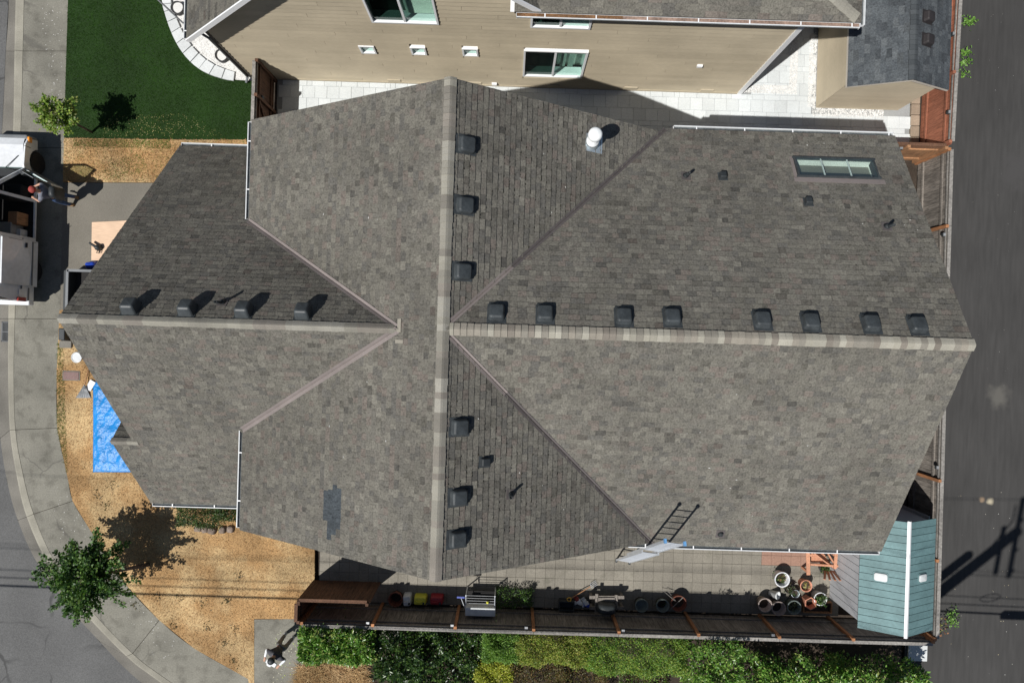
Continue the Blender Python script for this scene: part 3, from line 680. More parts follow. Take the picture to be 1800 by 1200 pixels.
# wall core built as strips between the window openings so the rooms behind stay open
xs = sorted({NXW, NXE, *[w[0] for w in wins], *[w[1] for w in wins]}); zs = sorted({0, 6.1, *[w[2] for w in wins], *[w[3] for w in wins]})
for i in range(len(xs) - 1):
    for j in range(len(zs) - 1):
        xm, zm = (xs[i] + xs[i + 1]) / 2, (zs[j] + zs[j + 1]) / 2
        if any(w[0] < xm < w[1] and w[2] < zm < w[3] for w in wins): continue
        z1 = zs[j + 1]; lim = GZ - .35 - GP * abs(max(xs[i], -9) - GX)
        if xs[i] < GX: z1 = min(z1, max(lim, 0))
        if z1 <= zs[j]: continue
        b.box(((xs[i] + xs[i + 1]) / 2, NY + .09, (zs[j] + z1) / 2), (xs[i + 1] - xs[i], .12, z1 - zs[j]))
b.box((NXW + .06, NY + 5.16, 1.85), (.12, 10, 3.7)); b.box((NXE - .06, NY + 5.16, 2.85), (.12, 10, 5.7)); b.box(((NXW + NXE) / 2, NY + 10.2, 2.8), (NXE - NXW, .12, 5.6))
b.extr([(NXW + 2.2, NY + .04, 6.1), (.4, NY + .04, 6.1), (GX, NY + .04, GZ - .4)], (0, .12, 0))
part('wall', b, m_siding, nb)
# lap siding, plank by plank
EXPO = .21; k = 0; z = .12
while z < 6.1:
    zt = min(z + EXPO + .015, 6.15)
    xa = max(NXW, GX - (GZ - .32 - zt) / GP); xb = NXE
    if zt > 5.85: xb = .5
    segs = [(xa, xb)]
    for w in wins:
        if z + .02 < w[3] + .03 and zt - .03 > w[2] - .05:
            segs = [q for s_ in segs for q in ((s_[0], min(s_[1], w[0])), (max(s_[0], w[1]), s_[1])) if q[1] - q[0] > .05]
    joints = [NXW + ((k * 1.37) % 3.66) + 3.66 * n for n in range(-1, 6)]
    for s0, s1 in segs:
        cuts = [s0] + [j for j in joints if s0 + .2 < j < s1 - .2] + [s1]
        for q in range(len(cuts) - 1):
            a, c_ = cuts[q] + (.003 if q else 0), cuts[q + 1] - (.003 if q < len(cuts) - 2 else 0)
            bb = MB(); y0, y1 = NY - .034, NY - .006
            bb.add([(a, y0, z), (c_, y0, z), (c_, y1, zt), (a, y1, zt), (a, NY + .03, z), (c_, NY + .03, z), (c_, NY + .03, zt), (a, NY + .03, zt)],
                   [(0, 1, 2, 3), (4, 7, 6, 5), (0, 4, 5, 1), (3, 2, 6, 7), (0, 3, 7, 4), (1, 5, 6, 2)], grey(.055)); part('siding_plank', bb, m_siding, nb)
    z += EXPO; k += 1
b = MB(); b.box(((NXW + NXE) / 2, NY - .02, .05), (NXE - NXW, .05, .14)); part('skirt_board', b, m_siding, nb)
b = MB(); b.box((NXE + .01, NY - .02, 2.92), (.14, .09, 5.8)); b.box((NXE + .055, NY + .09, 2.92), (.05, .14, 5.8)); part('corner_board', b, m_alu_w, nb)
b = MB(); b.box((NXW - .02, NY + .04, 1.85), (.09, .16, 3.66)); part('corner_board', b, mat('dark trim', (.10, .09, .08), .7), nb)
for px, w_ in ((696, .3), (836, .3), (971, .3), (1106, .3), (1238, .3)):
    p = GW(px, 147 + (px - 696) * .031, NY); bb = MB(); bb.box((p.x, NY - .03, .20), (.42, .03, .16)); part('crawl_vent', bb, m_siding, nb)
for px, py in ((1230, 113), (869, 145)):
    p = GW(px, py, NY); bb = MB(); bb.box((p.x, NY - .05, p.z), (.16, .09, .10)); part('dryer_hood', bb, m_alu_w, nb)
for x0, x1, z0, z1, kind in wins:
    cx, cz, w, h = (x0 + x1) / 2, (z0 + z1) / 2, x1 - x0, z1 - z0
    fw = .055 if kind != 'small' else .05
    bb = MB()
    for (dx, dz_, sx, sz) in ((0, h / 2 - fw / 2, w, fw), (0, -h / 2 + fw / 2, w, fw), (-w / 2 + fw / 2, 0, fw, h - 2 * fw), (w / 2 - fw / 2, 0, fw, h - 2 * fw)):
        bb.box((cx + dx, NY - .01, cz + dz_), (sx, .10, sz))
    if kind != 'small': bb.box((cx, NY - .005, cz), (.06, .08, h - 2 * fw))
    wn = part('window', bb, m_alu_w, nb)
    halves = ((-1, 1) if kind != 'small' else (0,))
    for q in halves:
        pw = w / 2 - fw - .03 if kind != 'small' else w - 2 * fw
        pane = MB(); pane.box((cx + q * (w / 4 - fw / 4 + .007), NY + .012, cz), (pw, .008, h - 2 * fw)); part('pane', pane, m_glass if q >= 0 else m_glassd, wn)
    dpt = .30 if kind != 'small' else .16
    for q in halves:
        pw = w / 2 if kind != 'small' else w
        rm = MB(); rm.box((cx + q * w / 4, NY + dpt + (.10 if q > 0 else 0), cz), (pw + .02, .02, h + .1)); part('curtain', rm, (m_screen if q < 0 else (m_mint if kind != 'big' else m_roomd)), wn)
    sl = MB(); sl.box((cx, NY + .14, z0 + fw + .004), (w - .06, .26, .02)); part('inner_sill', sl, m_alu_w, wn)
    sd = MB()
    for e in (-1, 1): sd.box((cx + e * (w / 2 - .008), NY + dpt / 2 + .12, cz), (.014, dpt + .2, h - .02))
    sd.box((cx, NY + dpt / 2 + .12, z1 - .02), (w, dpt + .2, .02)); part('window_reveal', sd, m_alu_w, wn)
    if kind == 'big':
        zz = z0 + .22
        while zz < z1 - .05:
            bl = MB(); bl.box((cx + w / 4, NY + .16, zz), (w / 2 - .1, .035, .004), Matrix.Rotation(.5, 3, 'X')); part('blind_slat', bl, m_blind, wn); zz += .065
    if kind in ('low', 'eave'):
        for cxx in (-.62, -.35, .28, .52):
            cu = MB(); cu.box((cx + cxx, NY + .17, cz + .1), (.16, .012, h * .72)); part('curtain_strip', cu, m_screen if cxx < 0 else m_plaster, wn)
# roofs
N_w = Slope((-9.21, 0, 3.66), (1, 0), GP); N_e = Slope((.58, 0, GZ - GP * 3.74), (-1, 0), GP)
YRAKE = 8.0
npol = [[(-9.21, YRAKE), (GX, YRAKE), (GX, 15), (-9.21, 15)]]; npe = [[(.58, YRAKE), (GX, YRAKE), (GX, 15), (.58, 15)]]
EYv, EZ = 7.95, 5.96; PS = .5
hipd = Vector((-1.05, .62, 0)); N_s = Slope((0, EYv, EZ), (0, 1), PS); N_h = Slope((8.30, 0, EZ), (-1, 0), PS * .62 / 1.05)
hx, hy = 8.30 + hipd.x * 6, EYv + hipd.y * 6
nsp = [[(-.15, EYv), (8.30, EYv), (hx, hy), (-.15, hy)]]; nhp = [[(8.30, EYv), (8.30, hy), (hx, hy)]]
b = MB()
for S, P in ((N_w, npol), (N_e, npe), (N_s, nsp), (N_h, nhp)): deck(S, P, b, .10)
nroof = part('roof', b, m_deck, nb)
pcs = []
clipY = 10.2
for i, (S, P) in enumerate(((N_w, [[(-9.21, YRAKE), (-5.2, YRAKE), (-5.2, clipY), (-9.21, clipY)]]), (N_e, [[(.58, YRAKE), (-1.6, YRAKE), (-1.6, clipY), (.58, clipY)]]), (N_s, nsp), (N_h, nhp))):
    pcs += shingles(S, P, 41 + i, tint=.98 if i else .85)
lay_shingles(pcs, nroof)
hp0 = Vector((8.30, EYv, EZ)) + Vector((hipd.x, hipd.y, hipd.y * PS)) * .12; hp1 = Vector((hx, hy, N_s.z(hx, hy)))
ridge_caps(hp0, hp1, (.62, 1.05, -.10), (-.62, -1.05, -.42), nroof, CAPS, 15, run=2, wid=.13, lift=.006)
ridge_caps((GX, YRAKE, GZ), (GX, 15, GZ), (-1, 0, -GP), (1, 0, -GP), nroof, CAPS, 16, run=2)
for x0, z0, x1, z1 in ((-9.21, 3.66, GX, GZ), (.62, N_e.z(.62, 0), GX, GZ)):
    b = MB(); b.beam((x0, YRAKE - .022, z0 - .07), (x1, YRAKE - .022, z1 - .07), .04, .14, up=(0, 0, 1)); part('rake_board', b, m_alu_w, nb)
b = MB(); b.extr([(NXW - .4, YRAKE, 3.62), (GX, YRAKE, GZ - .22), (GX, NY + .05, GZ - .22), (NXW - .4, NY + .05, 3.62)], (0, 0, .02)); part('soffit', b, m_alu_w, nb)
gutter(nb, (-9.21, 15, 3.62), (-9.21, YRAKE + .03, 3.62), (-1, 0, 0), .5)
gutter(nb, (-.10, EYv, EZ - .035), (8.30, EYv, EZ - .035), (0, -1, 0), .7, debris=True)
gutter(nb, (8.30, EYv - .05, EZ - .035), (8.30, 12, EZ - .035), (1, 0, 0), .7)
b = MB(); b.box((4.0, (EYv + NY) / 2 + .05, EZ - .13), (8.5, NY - EYv, .02)); part('soffit', b, m_alu_w, nb)
b = MB(); b.tube([(-9.1, 8.28, 3.5), (-9.0, 8.33, 3.35), (-8.86, 8.30, 3.05), (-8.86, 8.30, .2), (-8.95, 8.15, .08)], .04, 8); part('downspout', b, m_greyf, nb)

# white gravel bed, edging blocks, pale pavers
gp = P2([(286, -100), (286, 0), (292, 25), (302, 55), (317, 84), (337, 109), (362, 127), (395, 139), (440, 142), (470, 130), (470, -100)])
struct('gravel_bed', sheet(gp, .004, .1), m_gravel)
def in_poly_pts(poly, n, seed):
    r = np.random.default_rng(seed); P = np.array(poly); lo = P.min(0); hi = P.max(0); out = []
    got = 0
    while got < n:
        q = r.uniform(lo, hi, (n, 2)); c = np.zeros(n, bool)
        for i in range(len(P)):
            x1, y1 = P[i]; x2, y2 = P[i - 1]
            m = ((y1 > q[:, 1]) != (y2 > q[:, 1])); xx = (x2 - x1) * (q[:, 1] - y1) / ((y2 - y1) if y2 != y1 else 1e-9) + x1
            c ^= m & (q[:, 0] < xx)
        q = q[c]; out.append(q); got += len(q)
        if len(q) == 0: break
    return np.concatenate(out)[:n]
def pebbles(name, poly, n, z, size, mat_, seed, label, cat, tone=(.75, 1.1), cols=None):
    r = np.random.default_rng(seed); p = in_poly_pts(poly, n, seed); n = len(p)
    s = r.uniform(size[0], size[1], n); base = np.array([[1, 0, 0], [-.5, .87, 0], [-.5, -.87, 0], [0, 0, .8], [0, 0, -.4]], float)
    V = np.repeat(base[None], n, 0) * s[:, None, None] * r.uniform(.7, 1.3, (n, 5, 3)); a = r.uniform(0, 6.28, n)
    x = V[..., 0] * np.cos(a)[:, None] - V[..., 1] * np.sin(a)[:, None]; y = V[..., 0] * np.sin(a)[:, None] + V[..., 1] * np.cos(a)[:, None]
    V = np.stack([x + p[:, :1], y + p[:, 1:], V[..., 2] + z], -1)
    Fc = np.array([[0, 1, 3], [1, 2, 3], [2, 0, 3]]); Fc = (Fc[None] + (np.arange(n) * 5)[:, None, None]).reshape(-1, 3)
    col = (r.uniform(tone[0], tone[1], n)[:, None] * np.ones(3)) if cols is None else np.array(cols)[r.integers(0, len(cols), n)]
    me = np_mesh(name, V.reshape(-1, 3), Fc, np.repeat(col, 5, 0), mat_, 3)
    return solo(name, me, None, label, cat, kind='stuff')
pebbles('white_gravel', gp, 9000, .008, (.012, .028), m_gravel, 5, 'white crushed gravel filling the curved bed by the tan house', 'gravel')
edge = thing('stone_edging', 'curved row of pale edging blocks between green turf and white gravel', 'edging', G(330, 100))
eo = smooth_poly([(283, -70), (286, 0), (291, 25), (301, 55), (316, 85), (336, 110), (361, 128), (395, 140), (424, 144)], .03, 8)
ei = smooth_poly([(298, -70), (301, 0), (306, 20), (316, 46), (331, 73), (350, 95), (372, 112), (400, 124), (424, 130)], .03, 8)
for k in range(0, len(eo) - 5, 5):
    a, c_ = k, min(k + 5, len(eo) - 1); e = .025
    q = [eo[a].lerp(eo[c_], e), eo[(a + c_) // 2], eo[c_].lerp(eo[a], e), ei[c_].lerp(ei[a], e + .02), ei[a].lerp(ei[c_], e + .02)]
    b = MB(); b.prism([tuple(p.xy) for p in q], -.05, .085 + rnd.uniform(-.01, .01), grey(.08)); part('block', b, m_block, edge)
for i, (px, py, lab) in enumerate(((393, 101, 'round terracotta planter ring sunk in white gravel near the wall corner'), (316, 18, 'round planter ring in white gravel beside the grey roof eave'))):
    t = thing('planter', lab, 'planter', G(px, py), group='planter rings in gravel')
    b = MB(); b.lathe([(.20, 0), (.21, .20), (.192, .20), (.185, .02)], (0, 0, 0), 20); part('pot', b, m_potdark, t, local=True, smooth=True)
    b = MB(); b.lathe([(.186, .02), (.186, .13)], (0, 0, 0), 16); part('fill', b, m_gravel, t, local=True)
pn = struct('paved_walk', sheet([(-7.95, 6.3), (12.98, 6.3), (12.98, 10.6), (7.3, 10.6), (7.3, NY), (-7.95, NY)], .004, .05), mat('paver joint', (.30, .31, .31), .95))
cells = []
yrow = 6.36; row = 0
while yrow < 10.5:
    hgt = .40 if row % 3 != 2 else .17
    x = -7.9 + (.13 if row % 2 else 0)
    while x < 12.7:
        w = rnd.choice((.40, .40, .52, .17)) if row % 3 == 2 else .40
        if yrow + hgt < NY - .02 or x > 7.36:
            if not (9.85 < x + w / 2 and yrow + hgt > 7.95): cells.append((x, yrow, w, hgt))
        x += w
    yrow += hgt; row += 1
def vis_key(c): px, py = to_px((c[0] + c[2] / 2, c[1] + c[3] / 2, 0)); return (0 if (0 < px < 1800 and 0 < py < 252) else 1)
cells.sort(key=lambda c: (vis_key(c), -c[2] * c[3])); rest = MB()
pav_mesh = {}
def paver(parent, mat_, cells, zt, g=.006, hue=None, spread=.06):
    rest = MB()
    for i, (x, y, w, h) in enumerate(cells):
        key = (round(w, 3), round(h, 3)); t_ = grey(spread)
        if hue: t_ = hue(x, y, t_)
        c = (x + w / 2, y + h / 2, zt + rnd.uniform(-.003, .003)); bb = MB()
        tgt = bb if i < 300 else rest
        e = .004; a, d = w / 2 - g / 2, h / 2 - g / 2
        V = [(c[0] + sx * a, c[1] + sy * d, zt - .05) for sx, sy in ((-1, -1), (1, -1), (1, 1), (-1, 1))] + [(c[0] + sx * a, c[1] + sy * d, c[2] - e) for sx, sy in ((-1, -1), (1, -1), (1, 1), (-1, 1))] + [(c[0] + sx * (a - e), c[1] + sy * (d - e), c[2]) for sx, sy in ((-1, -1), (1, -1), (1, 1), (-1, 1))]
        tgt.add(V, [(8, 9, 10, 11)] + [(i_, (i_ + 1) % 4, (i_ + 1) % 4 + 4, i_ + 4) for i_ in range(4)] + [(i_ + 4, (i_ + 1) % 4 + 4, (i_ + 1) % 4 + 8, i_ + 8) for i_ in range(4)], t_)
        if tgt is bb: part('paver', bb, mat_, parent)
    if rest.v: part('paver_field', rest, mat_, parent, kind='stuff')
paver(pn, m_paver_n, cells, .03)
for pts, nm in (([(7.45, 8.36), (9.2, 8.36), (9.2, 8.62), (7.45, 8.62)], 'gravel strip between pale pavers by the tan corner'), ([(8.95, 8.62), (9.2, 8.62), (9.2, 10.6), (8.95, 10.6)], 'gravel strip running up beside the tan outbuilding'), ([(9.74, 7.66), (12.1, 7.66), (12.1, 7.95), (9.74, 7.95)], 'ragged gravel at the foot of the tan outbuilding gable'), ([(9.58, 7.95), (9.82, 7.95), (9.82, 10.4), (9.58, 10.4)], 'ragged gravel at the foot of the tan outbuilding side')):
    pebbles('gravel_strip', pts, 900, .036, (.016, .035), m_gravel, int(pts[0][0] * 10), 'white ' + nm, 'gravel')
t = thing('block_edging', 'column of brown blocks edging the pavers beside the red fence', 'edging', (13.13, 7, 0))
for k in range(6):
    b = MB(); b.rbox((13.13, 6.52 + k * .36, 0), (.28, .34, .09), .02, None, grey(.12)); part('block', b, m_blockb, t)

# ------------------------------------------------------------------ tan outbuilding
ob = thing('outbuilding', 'small tan outbuilding with blue-grey shingle roof beside the alley', 'outbuilding', (11.2, 9, 0))
OX0, OX1, OY, OXR, OZE, OZR = 9.85, 12.55, 7.93, 11.28, 2.30, 3.08
b = MB(); b.extr([(OX0 + .03, OY + .03, 0), (OX1, OY + .03, 0), (OX1, OY + .03, OZE - .1), (OXR, OY + .03, OZR - .15), (OX0 + .03, OY + .03, OZE - .1)], (0, 6, 0)); part('wall', b, m_siding, ob)
z = .06
while z < OZR - .15:
    zt = z + .155
    xa = OX0 if zt < OZE - .05 else OX0 + (zt - OZE + .05) / .56; xb = OX1 if zt < OZE - .05 else OX1 - (zt - OZE + .05) / .56
    if xb - xa > .1:
        bb = MB(); bb.add([(xa, OY - .012, z), (xb, OY - .012, z), (xb, OY, zt), (xa, OY, zt), (xa, OY + .04, z), (xb, OY + .04, z), (xb, OY + .04, zt), (xa, OY + .04, zt)], [(0, 1, 2, 3), (0, 4, 5, 1), (3, 2, 6, 7), (0, 3, 7, 4), (1, 5, 6, 2)], grey(.03)); part('siding_plank', bb, m_siding, ob)
    if zt < OZE:
        bb = MB(); x = OX0 - .012; bb.add([(x, OY - .012, z), (OX0, OY, zt), (OX0, 13.9, zt), (x, 13.9, z), (OX0 + .04, OY, z), (OX0 + .04, OY, zt), (OX0 + .04, 13.9, zt), (OX0 + .04, 13.9, z)], [(0, 1, 2, 3), (0, 4, 5, 1), (1, 5, 6, 2), (0, 3, 7, 4), (3, 2, 6, 7)], grey(.03)); part('siding_plank', bb, m_siding, ob)
    z += .15
po_ = (OZR - OZE) / (OXR - 9.77); OS = Slope((9.77, 0, OZE), (1, 0), po_); OE = Slope((12.80, 0, OZR - (12.80 - OXR) * po_), (-1, 0), po_)
op = [[(9.77, 7.78), (OXR, 7.74), (OXR, 13.9), (9.77, 13.9)]]; oe = [[(12.80, 7.78), (OXR, 7.74), (OXR, 13.9), (12.80, 13.9)]]
b = MB(); deck(OS, op, b, .10); deck(OE, oe, b, .10); oroof = part('roof', b, mat('outbuilding fascia', (.60, .55, .48), .7), ob)
lay_shingles(shingles(OS, [[(9.77, 7.78), (OXR, 7.74), (OXR, 11.6), (9.77, 11.6)]], 61, DARKGREY) + shingles(OE, [[(12.80, 7.78), (OXR, 7.74), (OXR, 11.6), (12.80, 11.6)]], 62, DARKGREY), oroof)
ridge_caps((OXR, 7.74, OZR), (OXR, 13.9, OZR), (-1, 0, -po_), (1, 0, -po_), oroof, [(.062, .070, .076), (.072, .080, .086)], 19, wid=.14, lift=.012)
for px, py in ((1629, 31), (1628, 71)): box_vent(px, py, OE, .36, .14, 'roof_vent', ob, m_dvent)
# dark panel standing for the shade in the corner between the houses
b = MB(); b.box((9.0, 11.2, 1.1), (1.5, .1, 2.2))
solo('shade_panel', b, m_fbrown, 'dark panel standing for the shade under the tan house eave', 'panel')

# ------------------------------------------------------------------ fences
def fence(name, label, p0, p1, face, posts, mat_b, mat_p, mat_c, hgt=1.70, bw=.14, seed=1, cap=True, cap_tone=1.0, post_side=1, lights=(), cap_w=.10):
    # boards stand in a row from p0 to p1; face = horizontal direction the posts look
    r = random.Random(seed); p0 = Vector((p0[0], p0[1], 0)); p1 = Vector((p1[0], p1[1], 0)); t = (p1 - p0).normalized(); L = (p1 - p0).length; f = Vector((face[0], face[1], 0))
    root = thing(name, label, 'fence', p0.lerp(p1, .5)); rz = math.atan2(t.y, t.x)
    meshes = []
    for k in range(8):
        b = MB(); b.box((0, 0, hgt / 2), (bw - .005 - r.random() * .004, .018, hgt - .04 + r.uniform(-.015, .012)), None, jit((1, 1, 1), .22, r)); meshes.append(b.mesh('board', mat_b))
    s = bw / 2
    while s < L:
        p = p0 + t * s; o = part('board', r.choice(meshes), None, root, (p.x, p.y, r.uniform(0, .01)), (0, 0, rz + r.uniform(-.012, .012))); s += bw
    for z in (.35, 1.35):
        for a, c_ in zip(posts[:-1], posts[1:]):
            b = MB(); q = p0 + t * ((a + c_) / 2) - f * .032 * -1; b.box((q.x, q.y, z), ((c_ - a) * 1.0 - .1, .04, .085), Matrix.Rotation(rz, 3, 'Z'), grey(.15, r)); part('rail', b, mat_b, root)
    for a in posts:
        q = p0 + t * a + f * .058; b = MB(); b.box((q.x, q.y, hgt / 2 + .02), (.092, .092, hgt + .04), Matrix.Rotation(rz, 3, 'Z'), grey(.14, r)); part('post', b, mat_p, root)
    if cap:
        for a, c_ in zip(posts[:-1], posts[1:]):
            b = MB(); q = p0 + t * ((a + c_) / 2) - f * .02; e = r.uniform(-.006, .006); b.box((q.x, q.y, hgt + .012 + e), (c_ - a - .012, cap_w, .032), Matrix.Rotation(rz + r.uniform(-.003, .003), 3, 'Z'), tuple(cap_tone * x for x in grey(.16, r))); part('cap_rail', b, mat_c, root)
            b = MB(); q = p0 + t * ((a + c_) / 2) + f * .045; b.box((q.x, q.y, hgt - .07), (c_ - a - .11, .02, .06), Matrix.Rotation(rz, 3, 'Z'), grey(.16, r)); part('trim_strip', b, mat_c, root)
    for a in lights:
        q = p0 + t * a + f * .10; b = MB(); b.rbox((q.x, q.y, hgt - .12), (.12, .09, .09), .02, Matrix.Rotation(rz, 3, 'Z')); lo = part('solar_light', b, m_black, root)
        b = MB(); b.box((q.x, q.y, hgt - .022), (.09, .065, .008), Matrix.Rotation(rz, 3, 'Z')); part('solar_panel', b, m_tin, lo)
    return root
xp = [G(px, 1108, 1.7).x for px in (530, 655, 800, 938, 1088, 1228, 1370, 1500)] + [13.25]
fence('plank_fence', 'long weathered plank fence in front of the hedge along the bottom', (-6.2, -8.95), (13.3, -8.95), (0, 1), [x + 6.2 for x in xp], m_fgrey, m_fpost, m_cap_wood, seed=3,
      lights=[G(px, 1102, 1.6).x + 6.2 for px in (647, 795, 925, 1095, 1358)])
fence('alley_fence', 'grey weathered plank fence between the big roof and the alley', (13.36, -8.9), (13.30, 6.28), (-1, 0), [.1, 2.5, 4.95, 7.4, 9.85, 11.2, 12.75, 15.1], m_fgrey, m_fpost, m_cap_wood, seed=5, lights=[5.35, 10.3, 12.5])
fence('red_fence', 'red-brown stained plank fence beside the outbuilding and alley', (13.32, 6.36), (13.46, 12.5), (-1, 0), [.08, 2.2, 4.6, 6.1], m_fred, m_fred, m_cap_wood, seed=6, lights=[1.0, 3.4])
fence('return_fence', 'short orange-brown fence meeting the alley fence at the roof corner', (9.6, 6.30), (13.25, 6.30), (0, -1), [.1, 2.4, 3.55], m_forange, m_forange, m_fbrown, seed=7, lights=[2.2])
# red-brown gate and fence at the turf corner
gx, gy0, gy1 = -8.06, 6.2, 8.28
gt = fence('garden_gate', 'dark brown wooden gate between the turf and the pale paved walk', (gx, gy0), (gx, gy1), (1, 0), [.05, 1.0, 2.05], m_fbrown, m_fbrown, m_cap_wood, seed=8, bw=.15)
b = MB(); b.beam((gx + .05, 6.35, .4), (gx + .05, 7.15, 1.4), .03, .09); part('brace', b, m_fbrown, gt)
b = MB(); b.box((gx + .06, 7.3, 1.15), (.05, .12, .16)); part('latch', b, m_black, gt)
# wood screen in front of the fence end (bin corner)
ya = -8.18
sc1 = fence('bin_screen', 'dark red-brown wooden screen at the lawn end of the plank fence', (-6.28, ya), (-4.05, ya), (0, -1), [.06, 2.15], m_fbrown, m_fbrown, m_fbrown, hgt=1.78, seed=9)
fence('corner_screen', 'short dark wooden screen closing the fence corner by the path', (-6.28, -8.9), (-6.28, -8.22), (1, 0), [.05, .62], m_fbrown, m_fbrown, m_fbrown, hgt=1.74, seed=10)

# ------------------------------------------------------------------ patio
pt = struct('patio', sheet([(-6.1, -8.88), (10.9, -8.88), (10.9, -4.7), (-6.1, -4.7)], .0, .05), mat('patio joint', (.12, .11, .095), .95))
cells = []; y = -8.86; r_ = 0
while y < -5.3:
    x = -6.08
    while x < 10.85: cells.append((x, y, .325, .325)); x += .325
    y += .325
def patio_key(c):
    px, py = to_px((c[0] + .16, c[1] + .16, 0)); return abs(py - 1005 - (px - 1000) * .02)
cells.sort(key=patio_key)
pink = G(1378, 976)
def hue(x, y, t):
    if abs(y + .16 - pink.y) < .22 and abs(x + .16 - pink.x) < .85: return (1.45, .95, .85)
    return t
paver(pt, m_paver_p, cells, .02, hue=hue, spread=.08)

# ------------------------------------------------------------------ green-roofed garden shed
sh_ = thing('garden_shed', 'plastic garden shed with sea-green roof panels and white ridge in the corner', 'shed', (11.8, -6.7, 0))
SX0, SX1, SY0, SY1, SXR, SZE, SZR = 10.86, 12.82, -8.25, -5.08, 11.83, 2.10, 2.68
b = MB(); b.extr([(SX0, SY1, 0), (SX0, SY1, SZE - .05), (SXR, SY1, SZR - .08), (SX1, SY1, SZE - .05), (SX1, SY1, 0)], (0, SY0 - SY1, 0)); part('wall', b, m_shedwall, sh_)
y = SY0
while y < SY1 - .05:
    for x, s_ in ((SX0, -1), (SX1, 1)):
        b = MB(); b.rbox((x + s_ * .012, y + .117, .02), (.03, .222, SZE - .12), .006, None, grey(.03)); part('wall_board', b, m_shedwall, sh_)
    y += .234
ps_ = (SZR - SZE) / (SXR - 10.71); SW = Slope((10.71, 0, SZE), (1, 0), ps_); SE = Slope((12.95, 0, SZE), (-1, 0), ps_)
y = -8.37; k = 0
while y < -5.02:
    h = .2105
    for S in (SW, SE):
        b = MB(); hw = (S.o - Vector((SXR, 0, SZE))).length / S.c
        u = S.uv(S.o.x, y + h / 2)[0]; b.box(S.at(u, hw / 2, .012), (h - .014, hw, .026), S.M(), grey(.05)); part('roof_panel', b, m_shedroof, sh_)
    y += h; k += 1
b = MB(); hwW = (SXR - 10.71) / SW.c
for S in (SW, SE): b.box(S.at(S.uv(S.o.x, -6.69)[0], hwW / 2, -.008), (3.35, hwW, .02), S.M(), (.4, .4, .4))
part('roof_base', b, m_shedroof, sh_)
b = MB(); b.extr([(SXR - .06, -8.40, SZR + .005), (SXR, -8.40, SZR + .045), (SXR + .06, -8.40, SZR + .005)], (0, 3.42, 0)); part('ridge_trim', b, m_alu_w, sh_)
for S, px, py, w, l in ((SW, 1548, 1013, .30, .42), (SE, 1619, 1014, .28, .40)):
    p = S.px(px, py); b = MB(); b.rbox(p + S.N * .02, (w, l, .02), .06, S.M()); f_ = part('skylight_frame', b, m_shedroof, sh_)
    b = MB(); b.rbox(p + S.N * .035, (w * .78, l * .84, .045), .06, S.M(), crown=.01); part('skylight_dome', b, m_frost, f_, smooth=True)

# ------------------------------------------------------------------ foliage
def leaves_mesh(name, P, D, size, cols, mat_, seed, aspect=.5, fold=.25, up=.75):
    # P = leaf bases, D = preferred outward directions; each leaf is two triangles folded along its midrib
    r = np.random.default_rng(seed); n = len(P)
    d = D + r.normal(0, .55, (n, 3)); d /= np.linalg.norm(d, axis=1)[:, None] + 1e-9
    nrm = np.array([0, 0, 1.0]) * up + r.normal(0, .5, (n, 3)); nrm -= d * (nrm * d).sum(1)[:, None]; nrm /= np.linalg.norm(nrm, axis=1)[:, None] + 1e-9
    nrm[nrm[:, 2] < 0] *= -1
    s = np.cross(d, nrm); L = r.uniform(.7, 1.3, n)[:, None] * size
    base = P; tip = P + d * L; mid = P + d * L * .45
    le = mid + s * L * aspect * .5 + nrm * L * fold * .3; ri = mid - s * L * aspect * .5 + nrm * L * fold * .3
    V = np.stack([base, le, tip, ri], 1).reshape(-1, 3)
    o = np.arange(n) * 4; Fc = np.concatenate([np.stack([o, o + 2, o + 1], 1), np.stack([o, o + 3, o + 2], 1)])
    cols = np.array(cols); c = cols[r.integers(0, len(cols), n)] * r.uniform(.75, 1.25, n)[:, None]
    return np_mesh(name, V, Fc, np.repeat(c, 4, 0), mat_, 3)
def crown_points(c, rad, n_tw, per, seed, flat=.75, hole=.35, spread=.16, taper=None):
    # leafy twigs reaching out from the middle: leaves sit along each twig, so the outline stays ragged
    r = np.random.default_rng(seed); c = np.array(c); P = []; D = []; tw = []
    for k in range(n_tw):
        a = r.uniform(0, 2 * np.pi); e = np.arcsin(r.uniform(-.55, .98)); u = np.array([np.cos(a) * np.cos(e), np.sin(a) * np.cos(e), np.sin(e)])
        R = np.array(rad) * (r.uniform(.55, 1.18) if k % 2 else r.uniform(.35, .8)); tip = c + u * R + np.array([0, 0, -.18 * r.random()]); start = c + u * R * r.uniform(.05, .4) + np.array([0, 0, -.1])
        tw.append((start, tip)); m = per
        t = np.sqrt(r.uniform(hole ** 2, 1, m)); q = start + (tip - start) * t[:, None] + r.normal(0, spread, (m, 3)) * (1.25 - t[:, None] * .95)
        P.append(q); D.append(np.repeat((u + np.array([0, 0, -.25]))[None], m, 0))
    return np.concatenate(P), np.concatenate(D), tw
